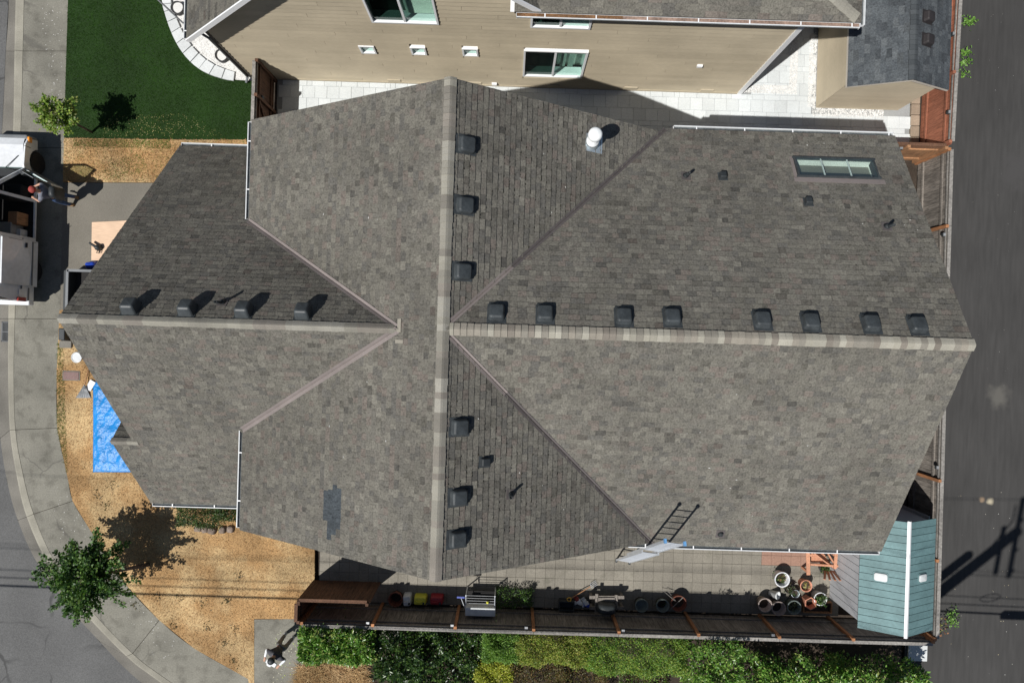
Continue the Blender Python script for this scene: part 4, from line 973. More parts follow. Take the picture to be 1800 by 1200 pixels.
def tree(label, base, hgt, crown_c, rad, n_tw, per, leaf, cols, seed, trunk_r=.05, spread=.13):
    root = thing('young_tree', label, 'tree', base)
    P, D, tw = crown_points(crown_c, rad, n_tw, per, seed, spread=spread)
    b = MB(); c = Vector(crown_c); bs = Vector(base); r = random.Random(seed)
    b.tube([bs + Vector((0, 0, -.05)), bs.lerp(c, .35) + Vector((.02, .01, 0)), bs.lerp(c, .75), c + Vector((0, 0, rad[2] * .4))], [trunk_r * 1.2, trunk_r, trunk_r * .7, trunk_r * .25], 8)
    tk = part('trunk', b, m_bark, root, smooth=True)
    for k, (s, t) in enumerate(tw):
        if k % 3 == 0:
            bb = MB(); bb.tube([c + Vector((0, 0, -.3 + .5 * r.random())), Vector(s), Vector(s).lerp(Vector(t), .7)], [trunk_r * .35, trunk_r * .22, .004], 5); part('limb', bb, m_bark, tk)
    part('crown', leaves_mesh('crown', P, D, leaf, cols, m_leaf, seed, .72), None, root)
    return root
tree('larger dark green young tree on the kerb by dry lawn', (*G(262, 992).xy, 0), 3.2, (*(G(150, 1014, 1.85)).xy, 1.85), (1.36, 1.22, .92), 170, 70, .088,
     [(.054, .122, .025), (.038, .092, .020), (.078, .165, .032), (.028, .070, .018), (.115, .19, .04)], 21, .06, .105)
tree('small bright green sapling at the edge of the turf', (*G(162, 233).xy, 0), 2.4, (*(G(97, 201, 1.75)).xy, 1.78), (.66, .62, .62), 46, 62, .08,
     [(.19, .29, .045), (.14, .23, .035), (.25, .34, .06), (.10, .18, .03), (.24, .26, .08)], 22, .035, .12)

def hedge(label, name, boxes, n, leaf, cols, mat_, seed, cat='hedge', aspect=.45, stems=6, rough=.15, shoots=()):
    # leaves packed on the skin of lumpy boxes: (x0, x1, y0, y1, z0, z1)
    r = np.random.default_rng(seed); P = []; D = []
    vol = np.array([(b[1] - b[0]) * (b[3] - b[2]) + (b[1] - b[0] + b[3] - b[2]) * (b[5] - b[4]) for b in boxes]); vol = vol / vol.sum()
    xs0 = min(b[0] for b in boxes); xs1 = max(b[1] for b in boxes); ys0 = min(b[2] for b in boxes); ys1 = max(b[3] for b in boxes)
    for b, w in zip(boxes, vol):
        m = int(n * w); u = r.uniform(-1, 1, (m, 3)); u[:, 2] = r.uniform(-.6, 1, m)
        f = r.integers(0, 10, m); side = f < 3; top = ~side
        u[top, 2] = 1 - np.abs(r.normal(0, .16, top.sum())); ax = r.integers(0, 2, m); sg = np.sign(r.uniform(-1, 1, m))
        i = np.where(side)[0]; u[i, ax[i]] = sg[i] * (1 - np.abs(r.normal(0, .08, len(i))))
        # round the shoulders
        edge = np.maximum(np.abs(u[:, 0]), np.abs(u[:, 1])); u[:, 2] -= np.where(u[:, 2] > .4, .28 * np.clip((edge - .72) / .28, 0, 1) ** 2, 0)
        c = np.array([(b[0] + b[1]) / 2, (b[2] + b[3]) / 2, (b[4] + b[5]) / 2]); h = np.array([(b[1] - b[0]) / 2, (b[3] - b[2]) / 2, (b[5] - b[4]) / 2])
        q = c + u * h
        lump = rough * (np.sin(q[:, 0] * 5.1 + seed) * np.sin(q[:, 1] * 6.3 + 1.7 * seed) + .7 * np.sin(q[:, 0] * 11.7) * np.sin(q[:, 1] * 9.1 + q[:, 2] * 7))
        q[:, 2] += lump; q += r.normal(0, .03, (m, 3)); P.append(q); D.append(u * np.array([.8, .8, .35]) + r.normal(0, .4, (m, 3)))
    for (x, y, z, rr) in shoots:
        m = 90; t = r.uniform(.2, 1, m); P.append(np.stack([x + r.normal(0, rr, m) * (1.2 - t), y + r.normal(0, rr, m) * (1.2 - t), z - 1.0 + t * 1.05], 1)); D.append(np.stack([r.normal(0, .6, m), r.normal(0, .6, m), np.full(m, .45)], 1))
    root = thing(name, label, cat, ((xs0 + xs1) / 2, (ys0 + ys1) / 2, 0))
    P = np.concatenate(P); D = np.concatenate(D); P[:, 2] = np.maximum(P[:, 2], .02)
    part('foliage', leaves_mesh('foliage', P, D, leaf, cols, mat_, seed, aspect), None, root)
    for k in range(stems):
        x = xs0 + (k + .5) * (xs1 - xs0) / stems; bx = boxes[0]
        for q in boxes:
            if q[0] <= x <= q[1]: bx = q
        y = (bx[2] + bx[3]) / 2; b = MB(); b.tube([(x, y, -.05), (x + .05, y - .03, bx[5] * .45), (x - .06, y + .05, bx[5] * .8)], [.04, .03, .012], 6); part('stem', b, m_bark, root)
    return root
LAUREL = [(.105, .24, .036), (.15, .30, .05), (.065, .16, .026), (.20, .34, .07), (.30, .36, .10)]
hedge('neatly clipped glossy laurel hedge beside the concrete path', 'laurel_hedge', [(-6.15, -3.95, -10.02, -9.05, .1, 1.95)], 9000, .115, LAUREL, m_leafg, 31, stems=5)
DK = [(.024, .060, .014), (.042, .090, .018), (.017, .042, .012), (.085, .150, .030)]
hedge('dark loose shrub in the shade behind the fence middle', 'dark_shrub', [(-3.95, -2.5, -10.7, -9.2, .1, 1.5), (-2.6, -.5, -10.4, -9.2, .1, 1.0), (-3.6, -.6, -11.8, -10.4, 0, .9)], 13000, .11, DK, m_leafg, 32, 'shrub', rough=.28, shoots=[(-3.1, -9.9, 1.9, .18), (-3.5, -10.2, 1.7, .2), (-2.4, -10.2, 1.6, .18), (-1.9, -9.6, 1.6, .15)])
YG = [(.20, .28, .04), (.27, .33, .05), (.14, .23, .03), (.34, .34, .07), (.25, .24, .06)]
GR = [(.10, .21, .03), (.14, .27, .04), (.075, .16, .024), (.19, .31, .05)]
hedge('dense green end of the clipped small-leaved hedge', 'boxleaf_hedge', [(-.55, .55, -10.0, -9.1, .1, 1.65)], 8000, .055, GR, m_leaf, 33, stems=3)
hedge('yellowish green clipped small-leaved hedge in the middle of the row', 'boxleaf_hedge', [(.45, 2.75, -10.02, -9.1, .1, 1.7)], 15000, .055, YG, m_leaf, 34, stems=5)
hedge('bright green clipped small-leaved hedge left of the dark gap', 'boxleaf_hedge', [(2.65, 5.75, -10.25, -9.1, .1, 1.72)], 19000, .055, GR + YG[:2], m_leaf, 35, stems=6)
RUST = [(.13, .075, .03), (.10, .085, .025), (.17, .11, .04), (.07, .06, .02), (.12, .13, .035)]
hedge('rusty brown-green shrub below the yellowish hedge', 'rusty_shrub', [(.2, 2.0, -11.6, -10.3, 0, 1.0), (1.8, 3.4, -11.7, -10.45, 0, 1.0)], 12000, .055, RUST, m_leaf, 36, 'shrub', rough=.12)
hedge('bright chartreuse shrub at the bottom edge beside the rusty one', 'chartreuse_shrub', [(-.75, .35, -11.3, -10.25, 0, 1.05)], 5500, .07, [(.34, .36, .04), (.42, .42, .06), (.24, .30, .03)], m_leaf, 37, 'shrub', stems=3, rough=.16)
hedge('low mixed green shrub on bare soil at the bottom edge', 'mixed_shrub', [(3.9, 5.4, -11.8, -10.75, 0, .6)], 2600, .07, GR + RUST, m_leaf, 38, 'shrub', stems=3, rough=.2)
hedge('loose laurel shrub with tall shoots right of the clipped hedge', 'laurel_shrub', [(5.7, 7.6, -10.6, -9.5, .1, 1.4), (6.2, 8.6, -11.6, -10.4, 0, 1.5)], 5500, .10, LAUREL + GR, m_leafg, 39, 'shrub', rough=.26, shoots=[(6.25, -9.2, 2.65, .13), (6.55, -9.25, 2.5, .12), (6.95, -9.2, 2.6, .12), (7.2, -9.22, 2.45, .12), (5.95, -9.35, 2.2, .13), (7.5, -9.35, 2.3, .13)])
hedge('broad laurel hedge ending at the alley corner', 'laurel_hedge', [(8.2, 10.9, -11.6, -10.0, .1, 1.75), (10.5, 13.15, -11.5, -9.9, .1, 1.85)], 15000, .115, LAUREL, m_leafg, 40, rough=.16, shoots=[(9.25, -9.55, 2.2, .1)])
hedge('clump of dark shrubs under the small front eave by stones', 'foundation_shrub', [(-10.55, -9.2, -6.35, -5.3, 0, .7), (-9.4, -8.25, -6.1, -5.2, 0, .75)], 9500, .06, DK + [(.05, .08, .02), (.09, .07, .03)], m_leaf, 41, 'shrub', stems=5, rough=.12)
hedge('small shrub in the fence shade behind the patio', 'patio_shrub', [(-.2, .95, -8.72, -8.2, 0, .42)], 1400, .06, DK + GR[:1], m_leaf, 42, 'shrub', stems=3, rough=.12, shoots=[(.75, -8.35, .8, .10)])
for k, (px, py, n, lab) in enumerate(((1697, 38, 130, 'long leafy weed sprawling onto the alley at the top'), (1691, 92, 90, 'leafy weed on the alley edge halfway up the red fence'), (1692, 108, 70, 'leafy weed just below another along the red fence'), (1687, 129, 30, 'tiny weed at the foot of the red fence'), (1672, 1088, 110, 'leafy weed on the alley beside the shed corner'), (1654, 1102, 50, 'reddish weed at the very corner of the alley fence'))):
    p = G(px, py, .1); r = np.random.default_rng(k); t = thing('weed', lab, 'weed', (p.x, p.y, 0), group='weeds on the alley')
    q = np.stack([p.x + r.normal(0, .10, n) + r.uniform(-.02, .22, n) * (1 if k < 4 else .2), p.y + r.normal(0, .07 if k < 4 else .16, n), r.uniform(.02, .22, n)], 1)
    part('leaves', leaves_mesh('leaves', q, r.normal(0, 1, (n, 3)) * [1, 1, .3], .075, [(.12, .26, .04), (.17, .32, .06)] if k != 5 else [(.25, .12, .06), (.2, .22, .06)], m_leaf, k + 3, .6), None, t)
    b = MB(); b.tube([(p.x - .08, p.y, -.03), (p.x + .05, p.y, .09), (p.x + .18, p.y + .03, .12)], .006, 5); part('stem', b, m_bark, t)

# grass blades
def blades(name, poly, n, ln, cols, mat_, seed, z, label, lean=.8, clump=0.0):
    r = np.random.default_rng(seed); p = in_poly_pts(poly, n, seed); n = len(p)
    a = r.uniform(0, 6.283, n); L = r.uniform(ln[0], ln[1], n); d = np.stack([np.cos(a) * lean, np.sin(a) * lean, np.full(n, 1.0)], 1) * L[:, None] * r.uniform(.5, 1, n)[:, None]
    s = np.stack([-np.sin(a), np.cos(a), np.zeros(n)], 1) * (.006 + .006 * r.random(n))[:, None]
    B = np.stack([p[:, 0], p[:, 1], np.full(n, z)], 1); V = np.stack([B - s, B + s, B + d], 1).reshape(-1, 3)
    cols = np.array(cols); c = cols[r.integers(0, len(cols), n)] * r.uniform(.8, 1.2, n)[:, None]
    me = np_mesh(name, V, np.arange(n * 3).reshape(-1, 3), np.repeat(c, 3, 0), mat_, 3); return solo(name, me, None, label, 'grass', kind='stuff')
DRY = [(.48, .315, .16), (.43, .27, .125), (.52, .36, .195), (.40, .235, .105), (.46, .285, .135)]
blades('dry_grass', front, 42000, (.02, .06), DRY, m_grassdry, 51, .012, 'parched golden grass of the front lawn', 1.1)
blades('dry_grass', strip, 9000, (.03, .08), DRY + [(.20, .22, .07)], m_grassdry, 52, .012, 'parched grass strip between turf and driveway', 1.1)
tuft = P2([(525, 1170), (640, 1165), (650, 1215), (520, 1215)])
blades('dry_grass', tuft, 5000, (.15, .45), [(.52, .38, .2), (.4, .27, .13), (.28, .17, .08)], m_grassdry, 53, .0, 'long dry straw grass below the clipped laurel hedge', 1.4)
TURFV = [p for p in TURF]
blades('turf_grass', P2([(p[0], max(p[1], -15)) for p in turf_poly]), 60000, (.018, .035), [(.021, .064, .006), (.028, .078, .007), (.016, .050, .004)], m_grassdry, 54, .016, 'short dark green artificial turf lawn', .7)
rs = np.random.default_rng(9)
ORD = 'first second third fourth fifth sixth seventh eighth ninth tenth eleventh twelfth thirteenth last'.split()
for k, (px, py) in enumerate(sorted(((197, 853), (172, 870), (187, 887), (276, 1046), (317, 1048), (398, 1055), (358, 1058), (365, 1100), (414, 1103), (395, 1128), (305, 1098), (409, 1160), (420, 1012), (240, 1062)))):
    c0 = G(px, py); q = rs.normal(0, .09, (26, 2)); P_ = np.stack([c0.x + q[:, 0], c0.y + q[:, 1], np.full(26, .02)], 1); t = thing('lawn_weed', 'small dark weed tuft in the parched front lawn, %s from the left' % ORD[k], 'weed', c0, group='weed tufts in the lawn')
    part('leaves', leaves_mesh('leaves', P_, rs.normal(0, 1, (26, 3)) * [1, 1, .3], .075, [(.10, .085, .035), (.07, .075, .03), (.14, .10, .05)], m_leaf, k + 90, .4), None, t)
for pl, n, s in ((P2([(130, 246), (300, 246), (300, 262), (130, 258)]), 1500, 55), (P2([(101, 600), (112, 610), (120, 850), (135, 900), (125, 870), (100, 750)]), 1100, 56), (P2([(180, 290), (250, 270), (260, 300), (190, 318)]), 350, 57)):
    blades('green_grass', pl, n, (.03, .07), [(.10, .15, .03), (.15, .18, .05)], m_grassdry, s, .012, {55: 'green grass coming through at the turf border', 56: 'greener grass along the sidewalk edge', 57: 'sparse green grass in the parched strip'}[s], 1.0)
pebbles('dry_clippings', P2([(190, 205), (330, 200), (400, 240), (180, 240)]), 420, .035, (.006, .016), m_grassdry, 58, 'pale dry clippings scattered on the lower turf', 'clippings', cols=[(.42, .38, .18), (.3, .32, .12)])
pebbles('fallen_petals', P2([(70, 10), (112, 0), (110, 240), (90, 250), (85, 120)]), 70, .004, (.010, .022), m_gravel, 59, 'white petals scattered on the upper sidewalk', 'petals')
pebbles('fallen_petals', P2([(60, 800), (118, 870), (330, 1140), (300, 1180), (240, 1120), (110, 960)]), 110, .004, (.010, .020), m_gravel, 60, 'white petals scattered on the curved lower sidewalk', 'petals')
pebbles('fallen_leaves', P2([(485, 1105), (520, 1110), (520, 1200), (480, 1200)]), 60, .012, (.015, .032), m_grassdry, 61, 'pale leaves scattered on the concrete path', 'leaves', cols=[(.5, .52, .36), (.42, .5, .2), (.6, .6, .5)])
pebbles('alley_litter', P2([(1670, 850), (1790, 840), (1790, 1190), (1660, 1190)]), 40, -.02, (.006, .02), m_grassdry, 62, 'small pale litter on the lower alley', 'litter', cols=[(.4, .4, .36), (.5, .45, .3)])
pebbles('alley_litter', P2([(1700, 20), (1790, 20), (1790, 700), (1720, 700)]), 35, -.02, (.004, .012), m_grassdry, 63, 'tiny pale litter on the upper alley', 'litter', cols=[(.4, .4, .38)])
for k, (px, py) in enumerate(((350, 924), (362, 926), (374, 928), (392, 927), (406, 926))):
    b = MB(); r = random.Random(k); 
    b.rbox((0, 0, -.03), (.24 + r.random() * .06, .26, .15 + r.random() * .04), .07, Matrix.Rotation(r.uniform(-.3, .3), 3, 'Z'), taper=.8, crown=.02); p = G(px, py + 3, 0)
    solo('garden_stone', b, m_rock, ['leftmost reddish stone edging the front shrubs', 'second reddish stone from the left edging the front shrubs', 'middle reddish stone edging the front shrubs', 'second reddish stone from the right edging the front shrubs', 'rightmost reddish stone edging the front shrubs under the gutter'][k], 'stone', 'stones edging the front shrubs', loc=(p.x, p.y, 0))
b = MB(); b.box((0, 0, -.02), (.62, 1.0, .06)); p = G(1613, 1134); solo('concrete_pad', b, m_block, 'pale concrete pad between the laurel hedge and alley', 'pad', loc=(p.x, p.y, .02))

# ------------------------------------------------------------------ van (nose to the north, kerb side to the camera)
van = thing('work_van', 'white work van parked at the left edge with side doors open', 'van', (-16.45, 3.4, 0))
VR, VL = -15.50, -17.42
Yf, Yr = 5.95, .72
def side(z): return max(0, z - 1.02) * .17 + max(0, .55 - z) * .10      # tumblehome
def vpt(y, z, xr=True, off=0.0): return Vector(((VR - side(z) + off) if xr else (VL + side(z) - off), y, z))
def vpanel(poly, name, m, parent=van, off=0.0, th=.05, both=True, split=True):
    for rt in ((True, False) if both else (True,)):
        b = MB(); q = [vpt(y, z, rt, off) for y, z in poly]; n = len(q); inn = Vector((-th if rt else th, 0, 0))
        V = q + [p + inn for p in q]; Fc = [tuple(range(n)), tuple(range(n, 2 * n))[::-1]] + [(i, i + n, (i + 1) % n + n, (i + 1) % n) for i in range(n)]
        b.add(V, Fc); o = part(name, b, m, parent)
    return o
yFd0, yB, ySl = 5.02, 3.98, 2.78          # front door edge, B pillar, end of the side opening
def arch(yc, r, z0=.40, n=9): return [(yc + r * math.cos(math.pi * k / (n - 1)), max(z0, .36 + r * math.sin(math.pi * k / (n - 1)))) for k in range(n)]
wf, wr = 5.22, 1.72
vpanel([(Yf - .02, .42)] + arch(wf, .42)[0:8] + [(yFd0 - .18, .98), (yFd0 - .02, 1.02), (Yf - .28, .98), (Yf - .06, .84)], 'fender', m_paint_w)
vpanel([(yFd0 - .22, .60), (yFd0 - .22, .36), (ySl, .36), (ySl, .44), (yFd0 - .28, .46)], 'sill', m_paint_w)
vpanel([(yB + .05, .44), (yB - .05, .44), (yB - .04, 1.86), (yB + .05, 1.86)], 'door_pillar', m_paint_w, both=True)
vpanel([(yFd0 - .20, .98), (yFd0 - .10, 1.0), (4.30, 1.86), (4.18, 1.86)], 'windscreen_pillar', m_paint_w)
vpanel([(ySl, .36)] + [(y, z) for y, z in arch(wr, .42)[::1]] + [(Yr + .02, .40), (Yr, 1.0), (Yr + .10, 1.86), (ySl, 1.86)], 'rear_quarter', m_paint_w)
b = MB(); b.rbox(((VR + VL) / 2, 2.52, 1.84), (1.62, 3.65, .14), .12, None, taper=.94, crown=.03); part('roof', b, m_paint_w, van)
b = MB(); b.add([(VR - .03, yFd0 - .12, 1.0), (VL + .03, yFd0 - .12, 1.0), (VL + .08, Yf - .30, .97), (VR - .08, Yf - .30, .97), (VL + .12, Yf - .04, .84), (VR - .12, Yf - .04, .84)], [(0, 3, 2, 1), (3, 5, 4, 2)]); hd = part('bonnet', b, m_paint_w, van)
b = MB(); b.rbox(((VR + VL) / 2, Yf - .02, .40), (1.86, .16, .46), .06); part('front_bumper', b, m_greyf, van)
b = MB(); b.rbox(((VR + VL) / 2, Yr - .04, .36), (1.86, .16, .22), .05); part('rear_bumper', b, m_paint_w, van)
b = MB(); b.box(((VR + VL) / 2, Yr + .02, 1.1), (1.70, .05, 1.4)); part('rear_door', b, m_paint_w, van)
b = MB(); b.add([(VR - .16, 4.28, 1.84), (VL + .16, 4.28, 1.84), (VL + .06, yFd0 - .10, 1.02), (VR - .06, yFd0 - .10, 1.02)], [(0, 1, 2, 3)]); part('windscreen', b, m_glassd, van)
b = MB(); b.box(((VR + VL) / 2, 2.9, .38), (1.78, 4.3, .05)); b.box((VL + .12, 2.6, 1.1), (.05, 3.6, 1.4)); part('floor', b, m_dark, van)
b = MB(); b.rbox((-15.95, 4.18, .45), (.52, .52, .38), .08); b.rbox((-15.97, 3.98, .70), (.50, .16, .62), .06); part('seat', b, m_dark, van)
for cx, cy, sx, sy, h, m in ((-15.9, 3.35, .3, .4, .5, m_forange), (-16.1, 3.0, .4, .4, .55, m_tin), (-15.85, 2.92, .16, .22, .3, m_whitepl)):
    b = MB(); b.rbox((cx, cy, .41), (sx, sy, h), .03); solo('tool_box', b, m, {.3: 'orange-brown box inside the open side door of the van', .4: 'grey bin inside the dark van behind the seat', .16: 'small white jug on the van floor at the side door'}[sx], 'box', 'things inside the van')
for yc in (wf, wr):
    for x, s in ((VR - .02, 1), (VL + .02, -1)):
        w = thing('x', '', '', (0, 0, 0)) if False else None
        b = MB(); Mx = Matrix.Rotation(math.pi / 2, 3, 'Y'); b.lathe([(.20, -.11), (.33, -.11), (.365, -.07), (.365, .07), (.33, .11), (.20, .11)], (x - s * .10, yc, .36), 28, Mx)
        tw = part('wheel', b, m_rubber, van, smooth=False); b = MB(); b.lathe([(.19, -.1), (.21, .085), (.20, .095), (.16, .06), (.07, .075), (.05, .10), (.0, .10)], (x - s * .10, yc, .36), 24, Mx if s > 0 else Matrix.Rotation(-math.pi / 2, 3, 'Y')); part('rim', b, m_rim, tw, smooth=True)
# slid-back side door, outboard of the quarter panel
sd = vpanel([(2.66, .40), (1.20, .40), (1.20, 1.02), (1.22, 1.80), (2.64, 1.80), (2.66, 1.02)], 'sliding_door', m_paint_w, off=.10, both=False)
b = MB(); q = vpt(2.48, .98, True, .125); b.box(q, (.04, .15, .05)); part('handle', b, m_black, sd)
b = MB(); b.box(vpt(1.9, 1.0, True, .012), (.03, 1.6, .03)); part('door_rail', b, m_greyf, van)
b = MB(); b.box(vpt(1.93, .66, True, .103), (.012, 1.40, .05)); part('moulding', b, m_greyf, sd)
b = MB(); b.box(vpt(2.62, 1.1, True, .102), (.006, .012, 1.2)); part('seam', b, m_black, sd)
b = MB(); b.box(vpt(1.0, 1.02, True, .003), (.01, .17, .17)); part('fuel_door', b, mat('fuel door', (.62, .64, .66), .3), van)
b = MB(); b.box(vpt(.95, .66, True, .004), (.012, .40, .05)); part('moulding', b, m_greyf, van)
b = MB(); b.box(vpt(Yf - .34, .90, True, .004), (.012, .012, .30)); part('seam', b, m_black, van)
# front door swung open
hinge = vpt(yFd0 - .10, 0, True, .02); hinge.z = 0
fd = math.radians(-62)
def dpt(u, z, o=0): return Vector((hinge.x + (-math.sin(fd)) * u * 1.0 + math.cos(fd) * o, hinge.y - math.cos(fd) * u + (-math.sin(fd)) * o * -1, z))
def dpanel(poly, name, m, parent, o0=0, o1=.07):
    b = MB(); q = [dpt(u, z, o0) for u, z in poly]; n = len(q); r_ = [dpt(u, z, o1) for u, z in poly]
    b.add(q + r_, [tuple(range(n)), tuple(range(n, 2 * n))[::-1]] + [(i, i + n, (i + 1) % n + n, (i + 1) % n) for i in range(n)]); return part(name, b, m, parent)
dr = dpanel([(0, .45), (1.0, .45), (1.02, 1.04), (.0, 1.02)], 'front_door', m_paint_w, van)
dpanel([(.02, 1.02), (.10, 1.03), (.62, 1.72), (.56, 1.76)], 'window_frame', m_greyf, dr, .01, .05); dpanel([(.56, 1.76), (.60, 1.70), (.92, 1.72), (.96, 1.78)], 'window_frame', m_greyf, dr, .012, .048)
dpanel([(.94, 1.04), (1.01, 1.04), (.96, 1.76), (.90, 1.74)], 'window_frame', m_greyf, dr, .01, .05)
dpanel([(.12, 1.05), (.93, 1.05), (.90, 1.70), (.61, 1.69)], 'door_glass', m_glass, dr, .028, .032)
dpanel([(.05, .5), (.95, .5), (.95, .98), (.05, .98)], 'door_card', m_greyf, dr, -.012, -.002)
p = dpt(.16, 1.16, .16); b = MB(); b.rbox(p - Vector((0, 0, .1)), (.20, .10, .24), .04, Matrix.Rotation(.5, 3, 'Z')); part('mirror', b, m_black, dr)
b = MB(); b.box(vpt(Yf - .10, .80, True, .005), (.06, .16, .14)); part('indicator', b, m_amber, van)
b = MB(); b.box(vpt(Yr + .05, .98, True, .008), (.05, .13, .34)); part('tail_light', b, m_redlens, van)
b = MB(); b.tube([vpt(5.3, 1.0, True, -.2), vpt(4.9, 1.05, True, -.55)], .012, 6); part('wiper', b, m_black, van)

# ------------------------------------------------------------------ people
def skin_mesh(name, chains, mat_, parent, sub=2):
    # chains: lists of (x, y, z, r); the first vertex of later chains joins the nearest vertex already there
    V = []; E = []; R = []
    for ci, ch in enumerate(chains):
        prev = None
        for k, (x, y, z, r) in enumerate(ch):
            p = Vector((x, y, z)); j = None
            for i, q in enumerate(V):
                if (Vector(q) - p).length < .004: j = i
            if j is None: V.append(tuple(p)); R.append(r); j = len(V) - 1
            if prev is not None and prev != j: E.append((prev, j))
            prev = j
    me = bpy.data.meshes.new(name); me.from_pydata(V, E, []); me.update()
    me.materials.append(mat_)
    o = part(name, me, None, parent, local=True)
    me.skin_vertices.new() if hasattr(me.skin_vertices, 'new') and not me.skin_vertices else None
    md = o.modifiers.new('skin', 'SKIN'); md.use_smooth_shade = True
    if not me.skin_vertices:
        bpy.context.view_layer.objects.active = o
    for i, d in enumerate(me.skin_vertices[0].data): d.radius = (R[i], R[i]); d.use_root = (i == 0)
    s = o.modifiers.new('sub', 'SUBSURF'); s.levels = sub; s.render_levels = sub
    return o
def limb(a, b, r0, r1, n=1):
    a = Vector(a); b = Vector(b); return [(*a.lerp(b, k / n), r0 + (r1 - r0) * k / n) for k in range(n + 1)]
def person(label, loc, rz, J, mats, hat=None, hairm=None):
    # J: joints in the person's frame (x right, y forward, z up)
    root = thing('person', label, 'person', loc, rz)
    pel, ches, nk, hd_ = (Vector(J[k]) for k in ('pelvis', 'chest', 'neck', 'head'))
    ch = [[(*pel, .09), (*pel.lerp(ches, .5), .085), (*ches, .09), (*nk, .055), (*(nk.lerp(hd_, .45)), .06), (*hd_, .088), (*(hd_ + (hd_ - nk).normalized() * .09), .065)]]
    fw = Vector(J.get('look', (0, 1, 0))).normalized()
    ch.append([(*hd_, .088), (*(hd_ + fw * .085), .03), (*(hd_ + fw * .115 - Vector((0, 0, .01))), .012)])
    for s, k in ((-1, 'l'), (1, 'r')):
        sh, el, wr_ = (Vector(J[k + q]) for q in ('sh', 'el', 'wr')); hp, kn, an = (Vector(J[k + q]) for q in ('hip', 'kn', 'an'))
        ch.append([(*ches, .09), (*sh, .05), (*sh.lerp(el, .5), .047), (*el, .040), (*el.lerp(wr_, .5), .036), (*wr_, .027)])
        d = (wr_ - el).normalized(); palm = wr_ + d * .055; ch.append([(*wr_, .027), (*palm, .034)])
        sd_ = d.cross(Vector((0, 0, 1))); sd_ = sd_.normalized() if sd_.length > .1 else Vector((1, 0, 0)); dn = Vector((0, 0, -1)) if abs(d.z) < .8 else fw
        for q, (o_, L) in enumerate(((-.024, .060), (-.008, .070), (.008, .066), (.024, .052))):
            a = palm + sd_ * o_ + d * .03; ch.append([(*palm, .034), (*a, .0095), (*(a + d * L * .6 + dn * .012), .009), (*(a + d * L + dn * .035), .007)])
        tb = wr_ + d * .025 - sd_ * s * .035; ch.append([(*palm, .034), (*tb, .011), (*(tb + d * .035 - sd_ * s * .012), .009)])
        ch.append([(*pel, .09), (*hp, .06), (*hp.lerp(kn, .5), .055), (*kn, .045), (*kn.lerp(an, .4), .045), (*an, .036)])
        t = Vector((0, 1, 0)); ch.append([(*an, .036), (*(an + Vector((0, .02, -.05))), .035), (*(an + t * .16 + Vector((0, 0, -.055))), .026)])
    skin_mesh('body', ch, mats['skin'], root, 1)
    sh = [[(*(pel + Vector((0, 0, .03))), .150), (*pel.lerp(ches, .5), .145), (*ches, .155), (*ches.lerp(nk, .75), .085)]]
    tr = [[(*(pel + Vector((0, 0, .10))), .140), (*pel, .150)]]
    for k in 'lr':
        s_, e_, w_ = (Vector(J[k + q]) for q in ('sh', 'el', 'wr')); end = mats.get('sleeve', .55)
        sh.append([(*ches, .155), (*s_, .078), (*s_.lerp(e_, .55), .064), (*(s_.lerp(e_, end * 2) if end < .5 else e_.lerp(w_, (end - .5) * 2)), .055)])
        h_, k_, a_ = (Vector(J[k + q]) for q in ('hip', 'kn', 'an')); tr.append([(*pel, .150), (*h_, .112), (*h_.lerp(k_, .5), .088), (*k_, .070), (*k_.lerp(a_, .5), .066), (*a_, .056)])
        b = MB(); b.rbox((a_.x, a_.y + .06, a_.z - .09), (.10, .28, .085), .045, None, taper=.85); part('shoe', b, mats['shoe'], root, local=True, smooth=True)
    if 'under' in mats:
        for k in 'lr':
            s_, e_, w_ = (Vector(J[k + q]) for q in ('sh', 'el', 'wr')); skin_mesh('sleeve', [[(*s_, .062), (*e_, .052), (*w_, .040)]], mats['under'], root, 1)
    skin_mesh('shirt', sh, mats['shirt'], root, 1); skin_mesh('trousers', tr, mats['trousers'], root, 1)
    up = (hd_ - nk).normalized(); Mh = up.to_track_quat('Z', 'Y').to_matrix()
    b = MB(); b.lathe([(.112, .0), (.110, .05), (.09, .10), (.05, .128), (.01, .134)], hd_ + up * .012, 18, Mh); c_ = part('cap' if hat else 'hair', b, hat or hairm, root, local=True, smooth=True)
    if hat:
        b = MB(); b.rbox(hd_ + up * .012 + fw * .14, (.15, .12, .012), .05, Mh); part('peak', b, mats.get('peak', hat), c_, local=True)
    for s in (-1, 1):
        side_ = fw.cross(up).normalized(); b = MB(); b.lathe([(.004, -.012), (.014, -.006), (.014, .006), (.004, .012)], hd_ + side_ * s * .034 + fw * .088 + up * .006, 8); part('eye', b, m_black, root, local=True)
    return root
